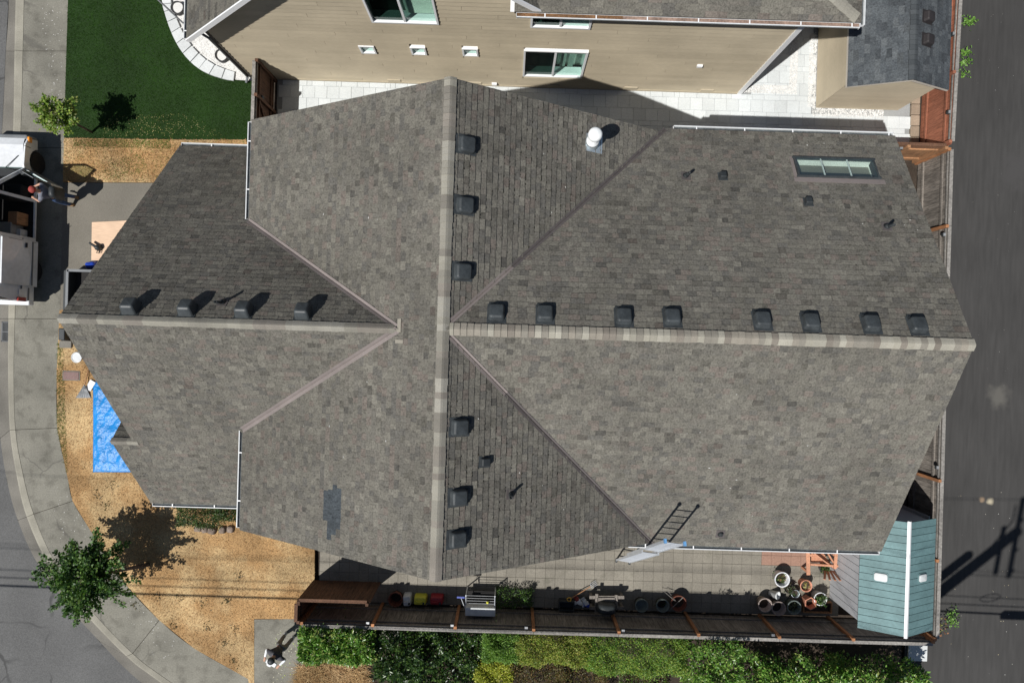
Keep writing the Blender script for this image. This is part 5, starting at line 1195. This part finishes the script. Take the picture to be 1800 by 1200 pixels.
# worker at the open van door, leaning in
pf = G(126, 351)
person('person in grey-blue shirt and jeans leaning into the open van', (pf.x + .02, pf.y - .05, 0), math.radians(84),
       dict(pelvis=(0, 0, .95), chest=(0, .04, 1.33), neck=(0, .07, 1.51), head=(0, .12, 1.65), look=(0, .9, -.4), lsh=(-.20, .04, 1.41), lel=(-.28, .22, 1.20), lwr=(-.20, .44, 1.14), rsh=(.20, .04, 1.41), rel=(.27, .24, 1.22), rwr=(.16, .46, 1.18),
            lhip=(-.10, 0, .90), lkn=(-.13, .06, .48), lan=(-.13, -.04, .10), rhip=(.10, 0, .90), rkn=(.12, .02, .48), ran=(.14, -.14, .10)),
       dict(skin=m_skin, shirt=m_shirtg, trousers=m_jean, shoe=mat('tan boots', (.28, .17, .08), .8), sleeve=.42, peak=m_whitecl), hat=m_capr)
b = MB(); b.rbox((pf.x + .27, pf.y - .02, .95), (.24, .40, .50), .11, None, taper=.85, crown=.02); bp = solo('backpack', b, m_black, 'big black rounded pack on the back of the worker', 'pack', smooth=True)
# drone pilot on the path
pp = G(507, 1117)
person('person in charcoal top and grey trousers standing on the path', (pp.x + .05, pp.y + .03, 0), math.radians(152),
       dict(pelvis=(0, 0, .95), chest=(0, .03, 1.32), neck=(0, .05, 1.50), head=(0, .07, 1.64), look=(0, 1, .1), lsh=(-.20, .02, 1.40), lel=(-.33, .12, 1.16), lwr=(-.26, .36, 1.18), rsh=(.20, .02, 1.40), rel=(.33, .12, 1.16), rwr=(.26, .36, 1.18),
            lhip=(-.10, 0, .90), lkn=(-.12, .03, .49), lan=(-.13, 0, .10), rhip=(.10, 0, .90), rkn=(.13, .02, .49), ran=(.15, .03, .10)),
       dict(skin=m_skin, shirt=m_shirtd, trousers=m_pantg, shoe=m_whitepl, sleeve=.30, under=m_whitecl, peak=m_whitecl), hat=m_black)
b = MB(); hp_ = Vector((pp.x + .05, pp.y + .03, 1.16)) + Matrix.Rotation(math.radians(152), 3, 'Z') @ Vector((0, .42, 0)); b.rbox(hp_, (.34, .14, .05), .03, Matrix.Rotation(math.radians(152), 3, 'Z')); solo('remote_controller', b, m_whitepl, 'white remote held by the person on the path', 'controller')

# ------------------------------------------------------------------ ladder
lad = thing('ladder', 'silver extension ladder leaning on the back gutter', 'ladder', (3.95, -7.2, 0))
L0, L1, T0, T1 = G(1083, 984), G(1106, 988), Vector((3.68, -4.57, 7.03)), Vector((4.13, -4.62, 7.03))
ax = (T0 - L0).normalized(); fwd = Vector((1, .05, 0)).cross(ax).normalized()
for a, c_ in ((L0, T0), (L1, T1)):
    for (s0, s1, o) in ((0, .62, 0), (.30, 1, -.06)):
        b = MB(); b.beam(a.lerp(c_, s0) + fwd * o, a.lerp(c_, s1) + fwd * o, .028, .06, up=fwd); part('rail', b, m_chrome, lad)
    b = MB(); b.box(a + Vector((0, 0, .03)), (.06, .12, .06)); part('foot', b, m_black, lad)
    b = MB(); b.beam(c_ - ax * .05 + fwd * -.06, c_ + ax * .06 + fwd * -.06, .05, .10, up=fwd); part('end_guard', b, mat('blue guard', (.12, .30, .55), .5), lad)
s = .03
while s < .985:
    b = MB(); o = fwd * (-.06 if s > .62 else 0); b.tube([L0.lerp(T0, s) + o, L1.lerp(T1, s) + o], .019, 8); part('rung', b, m_chrome, lad); s += .305 / (T0 - L0).length

# ------------------------------------------------------------------ front yard things
tp = [G(165, 670), G(165, 829), G(262, 829), G(262, 670)]
nx, ny = 46, 70; r = np.random.default_rng(4); V = []
ph = r.uniform(0, 6.28, (14,)); kx = r.normal(0, 9, 14); ky = r.normal(0, 9, 14)
for j in range(ny + 1):
    for i in range(nx + 1):
        u, v = i / nx, j / ny; p = tp[0].lerp(tp[3], u).lerp(tp[1].lerp(tp[2], u), v)
        w = 1.6 * sum(abs(math.sin(kx[q] * p.x * .6 + ky[q] * p.y * .6 + ph[q])) ** .7 for q in range(14)) / 14 - .5; ed = min(u, v, 1 - u, 1 - v)
        V.append((p.x, p.y, .03 + .085 * w * min(1, ed * 8 + .25)))
b = MB(); b.add(V, [(j * (nx + 1) + i, (j + 1) * (nx + 1) + i, (j + 1) * (nx + 1) + i + 1, j * (nx + 1) + i + 1) for j in range(ny) for i in range(nx)])
o = solo('tarp', b, m_tarp, 'crumpled bright blue tarp on the dry lawn beside the roof', 'tarp', smooth=True)
sm = o.modifiers.new('thick', 'SOLIDIFY'); sm.thickness = .004
p = G(126, 660); b = MB(); b.rbox((0, 0, -.02), (.52, .26, .05), .02); t = thing('meter_box_lid', 'brown rectangular meter lid set in the dry lawn', 'lid', (p.x, p.y, .01)); part('lid', b, m_lid, t, local=True)
b = MB(); b.box((0, 0, 0), (.58, .32, .035)); part('rim', b, m_pan, t, local=True)
p = G(136, 628); b = MB(); b.lathe([(.17, 0), (.175, .03), (.155, .035), (.15, .02), (.01, .02)], (0, 0, 0), 26); solo('white_disc', b, m_whitepl, 'round white plastic disc on the dry lawn by the roof', 'disc', loc=(p.x, p.y, .02), smooth=False)
p = G(161, 677); b = MB(); b.box((0, 0, 0), (.20, .34, .012), Matrix.Rotation(-.5, 3, 'Z')); solo('paper_sheet', b, m_paper, 'white sheet at the top corner of the blue tarp', 'sheet', loc=(p.x, p.y, .06))
# big flat scoop with a wooden handle
a = G(149, 676, .12); c1, c2 = G(133, 699, .03), G(160, 699, .03)
t = thing('leaf_rake', 'grey fan-shaped rake lying on the dry lawn', 'rake', G(150, 690)); hd2 = MB(); m_ = c1.lerp(c2, .5)
hd2.add([a + Vector((0, 0, .01)), c1, m_ + Vector((0, 0, .07)), c2, a - Vector((0, 0, .02)), c1 - Vector((0, 0, .02)), m_ - Vector((0, 0, .02)), c2 - Vector((0, 0, .02))], [(0, 1, 2), (0, 2, 3), (4, 6, 5), (4, 7, 6), (0, 4, 5, 1), (1, 5, 6, 2), (2, 6, 7, 3), (3, 7, 4, 0)]); h_ = part('head', hd2, m_tin, t)
for k in range(9):
    q = c1.lerp(c2, (k + .5) / 9); bb = MB(); bb.tube([a + Vector((0, 0, .03)), q + Vector((0, 0, .03 + .06 * (1 - abs(k - 4) / 4)))], .005, 5); part('tine', bb, m_tin, h_)
b = MB(); b.tube([a, G(155, 650, .05), G(160, 620, .05)], .014, 8); part('handle', b, m_forange, t)
# plywood, bag, tool
b = MB(); q = [G(163, 391), G(245, 387), G(245, 458), G(162, 458)]; b.prism([tuple(p.xy) for p in q], .03, .048); solo('plywood_sheet', b, m_ply, 'pale plywood sheet lying on the driveway beside the roof', 'sheet')
t = thing('hand_blower', 'small black blower with a loop handle on the plywood', 'blower', G(170, 434, .05)); p = G(172, 435, .15)
b = MB(); b.rbox((p.x, p.y, .05), (.20, .20, .20), .07, Matrix.Rotation(.3, 3, 'Z'), taper=.8, crown=.03); part('body', b, m_black, t, smooth=True)
b = MB(); b.tube([(p.x - .05, p.y + .02, .20), (p.x - .25, p.y + .14, .20)], [.05, .035], 10); part('nozzle', b, m_black, t)
b = MB(); b.tube([(p.x - .02, p.y - .08, .1), (p.x - .06, p.y - .17, .12), (p.x + .03, p.y - .18, .12), (p.x + .06, p.y - .09, .1)], .014, 6); part('handle', b, m_black, t)
b = MB(); p = G(160, 466, .1); b.rbox((0, 0, 0), (.42, .26, .2), .08, Matrix.Rotation(.15, 3, 'Z'), taper=.7, crown=.05); solo('plastic_bag', b, m_bluebag, 'shiny blue bag on the driveway between plywood and trailer', 'bag', loc=(p.x, p.y, .005), smooth=False)
# utility trailer, open, half under the eave
tr = thing('utility_trailer', 'open black utility trailer with grey rim under the garage eave', 'trailer', (-13.2, 1.6, 0))
x0, x1, y0, y1 = G(119, 510, .62).x, -11.3, G(120, 548, .62).y, G(118, 475, .62).y
for c, sz in ((((x0 + x1) / 2, y1, .44), (x1 - x0, .05, .36)), (((x0 + x1) / 2, y0, .44), (x1 - x0, .05, .36)), ((x0, (y0 + y1) / 2, .44), (.05, y1 - y0, .36)), ((x1, (y0 + y1) / 2, .44), (.05, y1 - y0, .36))):
    b = MB(); b.box(c, sz); w_ = part('side_panel', b, m_black, tr); b = MB(); b.box((c[0], c[1], .645), (sz[0] + .03, sz[1] + .03, .05)); part('rim', b, m_greyf, w_)
b = MB(); b.box(((x0 + x1) / 2, (y0 + y1) / 2, .27), (x1 - x0, y1 - y0, .04)); part('bed', b, m_dark, tr)
b = MB(); b.box((x0 - .13, (y0 + y1) / 2 - .05, .34), (.08, y1 - y0 + .1, .46)); part('tailgate', b, m_black, tr)
b = MB(); b.tube([(x0 - .1, y0 - .05, .3), (x0 - .15, y0 - .3, .3), (x0 - .2, y0 - .36, .3)], .03, 8); part('hitch', b, m_black, tr)
for x in (x0 + .4, x1 - .4):
    for y, s in ((y0 - .1, 1), (y1 + .1, -1)):
        if s > 0:
            b = MB(); b.lathe([(.12, -.07), (.22, -.07), (.24, -.04), (.24, .04), (.22, .07), (.12, .07)], (x, y, .24), 18, Matrix.Rotation(math.pi / 2, 3, 'X')); part('wheel', b, m_rubber, tr)
p = G(112, 590, .2); b = MB(); b.rbox((p.x, p.y + .05, 0), (.22, .42, .32), .03, None, taper=.9); t = solo('black_crate', b, m_black, 'small black crate at the sidewalk edge under the ridge end', 'crate')
p = G(117, 605); b = MB(); b.rbox((0, 0, 0), (.40, .24, .06), .03); solo('stepping_block', b, m_pan, 'grey concrete block in the lawn below the black crate', 'block', loc=(p.x, p.y, .01))
# storm drain in the gutter pan
p = G(12, 583, -.1); t = thing('storm_drain', 'slotted iron storm drain grate in the street gutter', 'drain', (p.x, p.y, -.1))
b = MB(); b.box((0, 0, -.002), (.30, .62, .012)); part('pit', b, m_dark, t, local=True)
for dx, sx, sy, dy in ((-.15, .03, .66, 0), (.15, .03, .66, 0), (0, .33, .03, .32), (0, .33, .03, -.32), (0, .27, .03, 0)):
    b = MB(); b.box((dx, dy, .012), (sx, sy, .025)); part('frame_bar', b, m_iron, t, local=True)
for k in range(7):
    b = MB(); b.box((-.12 + k * .04, 0, .010), (.016, .62, .02)); part('grate_bar', b, m_iron, t, local=True)

# ------------------------------------------------------------------ back patio things
def pot(label, px, py, r, h, m, name='plant_pot', cat='pot', fill=.8, plant=None, n=22, cone=.75, seed=1, ph=0, tilt=None, rim=True, fillm=None):
    p = G(px, py, h); t = thing(name, label, cat, (p.x, p.y, .02), 0, 'pots on the patio'); b = MB()
    prof = [(r * cone, 0), (r * .97, h * .88), (r * 1.04, h * .88), (r * 1.04, h), (r * .92, h), (r * .9, h * .9), (r * cone * .9, h * .25)]
    Mt = Matrix.Rotation(tilt[0], 3, tilt[1]) if tilt else None
    b.lathe(prof, (0, 0, 0), n, Mt, ph=ph); part('body', b, m, t, local=True, smooth=n > 10)
    if fill:
        b = MB(); b.lathe([(r * .86, h * fill - .03), (r * .86, h * fill), (.01, h * fill + .01)], (0, 0, 0), n, ph=ph); part('soil', b, fillm or m_soil, t, local=True)
    if plant:
        q = np.random.default_rng(seed); k = plant[0]; P = np.stack([q.normal(0, r * .45, k), q.normal(0, r * .45, k), h * fill + q.uniform(0, plant[2], k)], 1)
        part('foliage', leaves_mesh('foliage', P, np.stack([q.normal(0, 1, k), q.normal(0, 1, k), np.full(k, .5)], 1), plant[1], plant[3], m_leaf, seed, .5), None, t, local=True)
    return t
GL = [(.08, .15, .03), (.12, .18, .05), (.05, .10, .02)]
pot('white pot with small green plant at the edge of the fence shadow', 1375, 1018, .24, .42, m_potwhite, fill=.55, plant=(60, .08, .1, GL + [(.3, .2, .1)]), seed=2)
pot('sunlit terracotta pot with yellowish plant in front of cedar chair', 1417, 1029, .19, .34, m_terra, fill=.7, plant=(50, .06, .08, [(.45, .38, .14), (.3, .3, .1)]), seed=3)
pot('small dark pot with dry stems behind the terracotta pot', 1387, 1034, .15, .25, m_potdark, fill=.8, plant=(50, .09, .18, [(.06, .05, .03), (.04, .06, .02)]), seed=4)
pot('small pot with pale rim between dark pot and grey pots', 1398, 1043, .13, .24, m_galv, fill=.7, plant=(20, .06, .08, DK), seed=5)
pot('leftmost of three grey pots in a row along the fence', 1345, 1063, .225, .40, m_claygrey, fill=.45)
pot('middle of three grey pots in a row along the fence', 1369, 1069, .225, .40, m_claygrey, fill=.4)
pot('grey-green pot holding weeds, right of two grey pots', 1396, 1067, .225, .38, m_ringpot, fill=.5, plant=(40, .10, .12, [(.10, .12, .06)]), seed=6)
pot('six-sided terracotta pot with one sunlit rim by the wooden tray', 1425, 1060, .20, .42, m_terra, n=6, fill=.5, ph=.5)
pot('white pot with trailing plant next to the shed wall', 1442, 1052, .21, .38, m_potwhite, fill=.75, plant=(120, .09, .3, DK + GL), seed=7)
pot('white bucket tipped toward the row of grey pots', 1359, 1047, .13, .30, m_whitepl, 'bucket', 'bucket', fill=0, tilt=(.7, 'Y'))
pot('empty dull green pot alone on the shaded paving', 1128, 1064, .21, .33, m_ringpot, fill=.15)
pot('dull green pot touching the wooden half barrel', 1165, 1064, .21, .33, m_ringpot, fill=.3, plant=(14, .06, .05, DK), seed=8)
pot('wooden half barrel with a stick laid across', 1193, 1060, .255, .36, m_brownpot, 'half_barrel', 'barrel', fill=.5)
pot('eight-sided dark brown planter beside the white jug', 695, 1053, .24, .34, m_brownpot, n=8, fill=.25)
p0, p1 = G(1180, 1069, .40), G(1201, 1049, .40); b = MB(); b.tube([p0, p1], .010, 6); solo('stick', b, m_cap_wood, 'pale stick lying across the half barrel', 'stick')
for k, (a, c_) in enumerate((((1163, 1035, .1), (1186, 1055, .45)), ((1171, 1034, .1), (1188, 1056, .42)))):
    b = MB(); b.tube([G(*a), G(*c_)], .008, 6); solo('stake', b, m_cap_wood, ['left one of two thin stakes leaning on the half barrel', 'right one of two thin stakes leaning on the half barrel'][k], 'stake')
t = thing('wooden_tray', 'shallow wooden tray under the six-sided pot by the shed', 'tray', G(1436, 1068)); p = G(1436, 1066, .1)
for dx, dy, sx, sy in ((0, .17, .95, .03), (0, -.17, .95, .03), (.46, 0, .03, .31), (-.46, 0, .03, .31)):
    b = MB(); b.box((p.x + dx, p.y + dy, .1), (sx, sy, .14)); part('side', b, m_forange, t)
b = MB(); b.box((p.x, p.y, .05), (.9, .31, .03)); part('base', b, m_soil, t)
def jug(label, px, py, w, d, h, m, rz=0.0):
    p = G(px, py, h); t = thing('fuel_jug', label, 'jug', (p.x, p.y, .02), rz, 'jugs along the fence'); b = MB(); b.rbox((0, 0, 0), (w, d, h), .06, None, taper=.88, crown=.01); part('body', b, m, t, local=True, smooth=False)
    b = MB(); b.lathe([(.035, 0), (.035, .05), (.01, .055)], (w * .28, -d * .22, h - .01), 12); part('cap', b, m_black, t, local=True)
    b = MB(); b.tube([(-w * .3, 0, h - .02), (-w * .2, .0, h + .06), (w * .1, .0, h + .06), (w * .16, 0, h - .02)], .016, 8); part('handle', b, m, t, local=True)
jug('white plastic jug beside the dark brown planter', 715, 1056, .27, .36, .36, m_whitepl, .1); jug('yellow plastic jug between the white and red ones', 738, 1056, .42, .28, .36, m_yellow); jug('dark red plastic jug right of the yellow one', 767, 1056, .44, .28, .36, m_red)
# steel rack with a white front apron
t = thing('steel_rack', 'white-fronted steel rack cart standing by the fence', 'rack', G(845, 1060)); a, c_ = G(819, 1046, .82), G(870, 1046, .82); d_, e_ = G(818, 1066, .92), G(871, 1065, .92); yb = d_.y
for x in (a.x, c_.x):
    for y in (a.y, yb + .02):
        b = MB(); b.box((x, y, .42), (.03, .03, .84)); part('leg', b, m_chrome, t)
for k in range(4):
    b = MB(); y = a.y + (yb - a.y) * k / 4; b.tube([(a.x, y, .82), (c_.x, y, .82)], .010, 6); part('bar', b, m_tin, t)
for x in (a.x, c_.x): b = MB(); b.tube([(x, a.y, .82), (x, yb, .82)], .014, 6); part('side_bar', b, m_chrome, t)
b = MB(); b.box(((a.x + c_.x) / 2, (a.y + yb) / 2, .35), (c_.x - a.x - .05, abs(a.y - yb) - .04, .02)); part('lower_shelf', b, m_dark, t)
b = MB(); b.rbox(((d_.x + e_.x) / 2, yb - .14, .62), (e_.x - d_.x, .27, .34), .03); part('bin', b, m_whitepl, t)
b = MB(); p = G(857, 1058, .86); b.lathe([(.03, 0), (.045, .04), (.03, .09), (.005, .1)], (0, 0, 0), 12); solo('lemon_ball', b, m_yellow, 'small yellow ball on the steel rack', 'ball', loc=(p.x, p.y, .83), smooth=True)
t = thing('floor_squeegee', 'blue-headed squeegee leaning against the steel rack', 'squeegee', G(810, 1060)); p, q = G(810, 1049, 1.0), G(817, 1068, .9)
b = MB(); b.box(p, (.24, .05, .06)); part('head', b, mat('blue plastic', (.05, .08, .35), .5), t); b = MB(); b.tube([p, q, (q.x + .02, q.y - .05, .02)], .013, 8); part('handle', b, m_chrome, t)
p = G(996, 1064, .25); t = thing('black_tub', 'low black tub on the shaded paving below the fork handle', 'tub', (p.x, p.y, .02)); b = MB()
for dx, dy, sx, sy in ((0, .14, .5, .03), (0, -.14, .5, .03), (.235, 0, .03, .25), (-.235, 0, .03, .25)): b.box((dx, dy, .14), (sx, sy, .26))
part('side', b, m_black, t, local=True); b = MB(); b.box((0, 0, .03), (.46, .25, .02)); part('base', b, m_black, t, local=True)
t = thing('garden_fork', 'garden fork with a yellow D-handle lying in the shade', 'fork', G(1022, 1040)); h0, h1 = G(1004, 1051, .25), G(1038, 1030, .12)
b = MB(); b.tube([h0, h1], .016, 8); part('shaft', b, m_forange, t); dv = (h1 - h0).normalized(); sdv = dv.cross(Vector((0, 0, 1))).normalized()
b = MB(); b.tube([h0, h0 - dv * .05 + sdv * .06, h0 - dv * .13 + sdv * .06, h0 - dv * .13 - sdv * .06, h0 - dv * .05 - sdv * .06, h0], .016, 8); part('grip', b, mat('yellow grip', (.75, .42, .05), .5), t)
for k in range(4):
    o_ = (k - 1.5) * .05; b = MB(); b.tube([h1, h1 + sdv * o_ + dv * .03, h1 + sdv * o_ + dv * .24], .008, 6); part('tine', b, m_chrome, t)
for lab, px, py, mm, mm2 in (('red and white work gloves lying left of other gloves', 1017, 1057, m_capr, m_whitecl), ('white and dark work gloves lying next to the bench frame', 1031, 1061, m_whitecl, m_bluebag)):
    p = G(px, py, .2); t = thing('work_gloves', lab, 'gloves', (p.x, p.y, .2), 0, 'gloves on the patio')
    for k, (dx, dy, m) in enumerate(((-.05, .06, mm), (.05, -.06, m_whitecl if k_ == 0 else m_whitecl) if False else (.05, -.06, mm2), (.0, .0, m_whitecl))):
        b = MB(); b.rbox((dx, dy, -.05), (.14, .18, .06), .05, Matrix.Rotation(.6 + k * .7, 3, 'Z'), taper=.75, crown=.01); g_ = part('glove', b, m, t, local=True)
        for q in range(4):
            f_ = MB(); an = .6 + k * .7; vx = Vector((math.cos(an), math.sin(an), 0)); vy = Vector((-math.sin(an), math.cos(an), 0)); s0 = Vector((dx, dy, -.02)) + vx * (q - 1.5) * .032 + vy * .08; f_.tube([s0, s0 + vy * .05 + Vector((0, 0, .01)), s0 + vy * .085], .012, 6); part('finger', f_, m, g_, local=True)
    b = MB(); b.rbox((p.x, p.y, 0), (.3, .3, .14), .04); solo('step_stool', b, m_black, 'low black stool under ' + lab.split(' lying')[0], 'stool')
t = thing('bench_frame', 'weathered wooden bench frame standing by the fence', 'bench', G(1067, 1057)); A = lambda px, py, z: G(px, py, z)
for p, q, w in ((A(1036, 1049, .45), A(1097, 1049, .45), .10), (A(1036, 1068, .45), A(1097, 1068, .45), .10), (A(1049, 1043, .50), A(1048, 1075, .50), .09), (A(1083, 1045, .50), A(1083, 1068, .50), .09), (A(1050, 1053, .5), A(1082, 1053, .5), .12)):
    b = MB(); b.beam(p, q, w, .05); part('board', b, m_fgrey, t)
for px, py in ((1040, 1050), (1094, 1050), (1040, 1068), (1094, 1068)): p = A(px, py, .42); b = MB(); b.box((p.x, p.y, .21), (.08, .08, .42)); part('leg', b, m_fgrey, t)
p = A(1066, 1068, .6); b = MB(); b.rbox((0, 0, 0), (.68, .40, .30), .16, None, taper=.75, crown=.05); solo('rubbish_bag', b, m_black, 'black rubbish bag on the weathered bench frame', 'bag', loc=(p.x, p.y, .53), smooth=True)
# cedar garden chair by the shed
t = thing('cedar_chair', 'reddish cedar garden chair half under the back gutter', 'chair', G(1440, 985)); Q = lambda px, py, z: G(px, py, z)
for p, q, w, h, nm in ((Q(1420, 968, .62), Q(1421, 1010, .62), .12, .03, 'armrest'), (Q(1470, 966, .62), Q(1468, 998, .60), .10, .03, 'armrest'), (Q(1424, 991, .5), Q(1474, 994, .5), .06, .09, 'front_rail'), (Q(1430, 972, .55), Q(1466, 998, .45), .04, .09, 'brace'), (Q(1455, 972, .5), Q(1470, 997, .4), .04, .07, 'brace')):
    b = MB(); b.beam(p, q, w, h); part(nm, b, m_cedar, t)
for px, py in ((1422, 1006), (1467, 997), (1424, 975), (1466, 974)): p = Q(px, py, .55); b = MB(); b.box((p.x, p.y, .29), (.07, .07, .6)); part('leg', b, m_cedar, t)
for k in range(5): b = MB(); p, q = Q(1426, 972 + k * 3.6, .40), Q(1448 + k * 2, 972 + k * 3.6, .36); b.beam(p, q, .06, .025); part('seat_slat', b, m_cedar, t)
for k in range(6): b = MB(); an = (k - 2.5) * .16; p = Q(1462, 1003, .35); b.beam((p.x + an * .5, p.y, .32), (p.x + an * 1.0, p.y - .16, .80 - abs(an) * .2), .07, .02, up=(0, 1, 0)); part('back_slat', b, m_cedar, t)
pot('low pot of trailing leaves beneath the cedar chair', 1449, 999, .16, .2, m_potdark, fill=.8, plant=(90, .08, .2, DK + GL), seed=11)

# ------------------------------------------------------------------ utility pole and wires south of the lot (their shadows cross the ground)
PX, PY, PH = 10.35, -11.45, 13.9
pole = thing('utility_pole', 'tall wooden utility pole with crossarms behind the hedge', 'pole', (PX, PY, 0))
b = MB(); b.tube([(PX, PY, -.3), (PX, PY, 6), (PX, PY, PH)], [.22, .20, .17], 14); part('mast', b, m_pole, pole, smooth=True)
b = MB(); b.box((PX + .2, PY, 13.4), (.12, 2.7, .14), Matrix.Rotation(-.15, 3, 'Z')); part('crossarm', b, m_pole, pole)
b = MB(); b.box((PX + .2, PY, 12.3), (.12, 1.6, .12), Matrix.Rotation(-.15, 3, 'Z')); part('crossarm', b, m_pole, pole)
for y in (-1.2, -.5, .5, 1.2): b = MB(); b.lathe([(.04, 0), (.06, .06), (.04, .12), (.06, .18), (.02, .26)], (PX + .2 - y * -.15, PY + y, 13.47), 10); part('insulator', b, m_claygrey, pole)
b = MB(); b.lathe([(.14, 0), (.15, .05), (.15, 2.1), (.12, 2.2), (.03, 2.24)], (PX - .02, PY + .48, 8.5), 18); part('transformer', b, m_greyf, pole)
b = MB(); b.tube([(PX + .12, PY + .3, 11.9), (PX + .5, PY + .9, 12.5), (PX + .2, PY + 1.1, 13.3)], .025, 6); part('jumper', b, m_wire, pole)
def wire(y, z, r, sag, lab, ys=0.0):
    for sgn in (-1, 1):
        pts = [];
        for k in range(19):
            t = k / 18; x = PX + sgn * 42 * t; pts.append((x, y, z - sag * 4 * t * (1 - t)))
        b = MB(); b.tube(pts, r, 6); solo('overhead_wire', b, m_wire, lab + (' running west from the pole' if sgn < 0 else ' running east from the pole'), 'wire', 'wires on the utility pole')
wire(PY + .1, 6.9, .035, .55, 'thick lowest cable')
wire(PY - .05, 7.9, .018, .5, 'second lowest cable'); wire(PY + .05, 8.3, .014, .5, 'third cable from below')
wire(PY + 1.2, 13.55, .010, .6, 'outer power line on the house side'); wire(PY - 1.2, 13.55, .010, .6, 'outer power line on the far side'); wire(PY, 10.2, .012, .5, 'neutral line in the middle of the pole')
b = MB(); b.rbox((PX + 3.55, PY + .1, 6.58), (1.05, .22, .26), .05); solo('splice_case', b, m_black, 'black splice case hanging on the thick lowest cable', 'splice case')
b = MB(); b.tube([(PX + 1.9 + .3 * math.cos(a * .35), PY + .05, 8.2 + .33 * math.sin(a * .35)) for a in range(19)], .014, 6); solo('cable_coil', b, m_wire, 'coil of spare cable hanging from the second wire', 'cable')
b = MB(); c0, c1 = G(323, 42, 3.6), G(278, 0, 4.3); b.tube([c0, c1, c1 + (c1 - c0) * 9], .024, 8); solo('service_cable', b, m_tin, 'grey service cable reaching the roof eave at top left', 'cable')
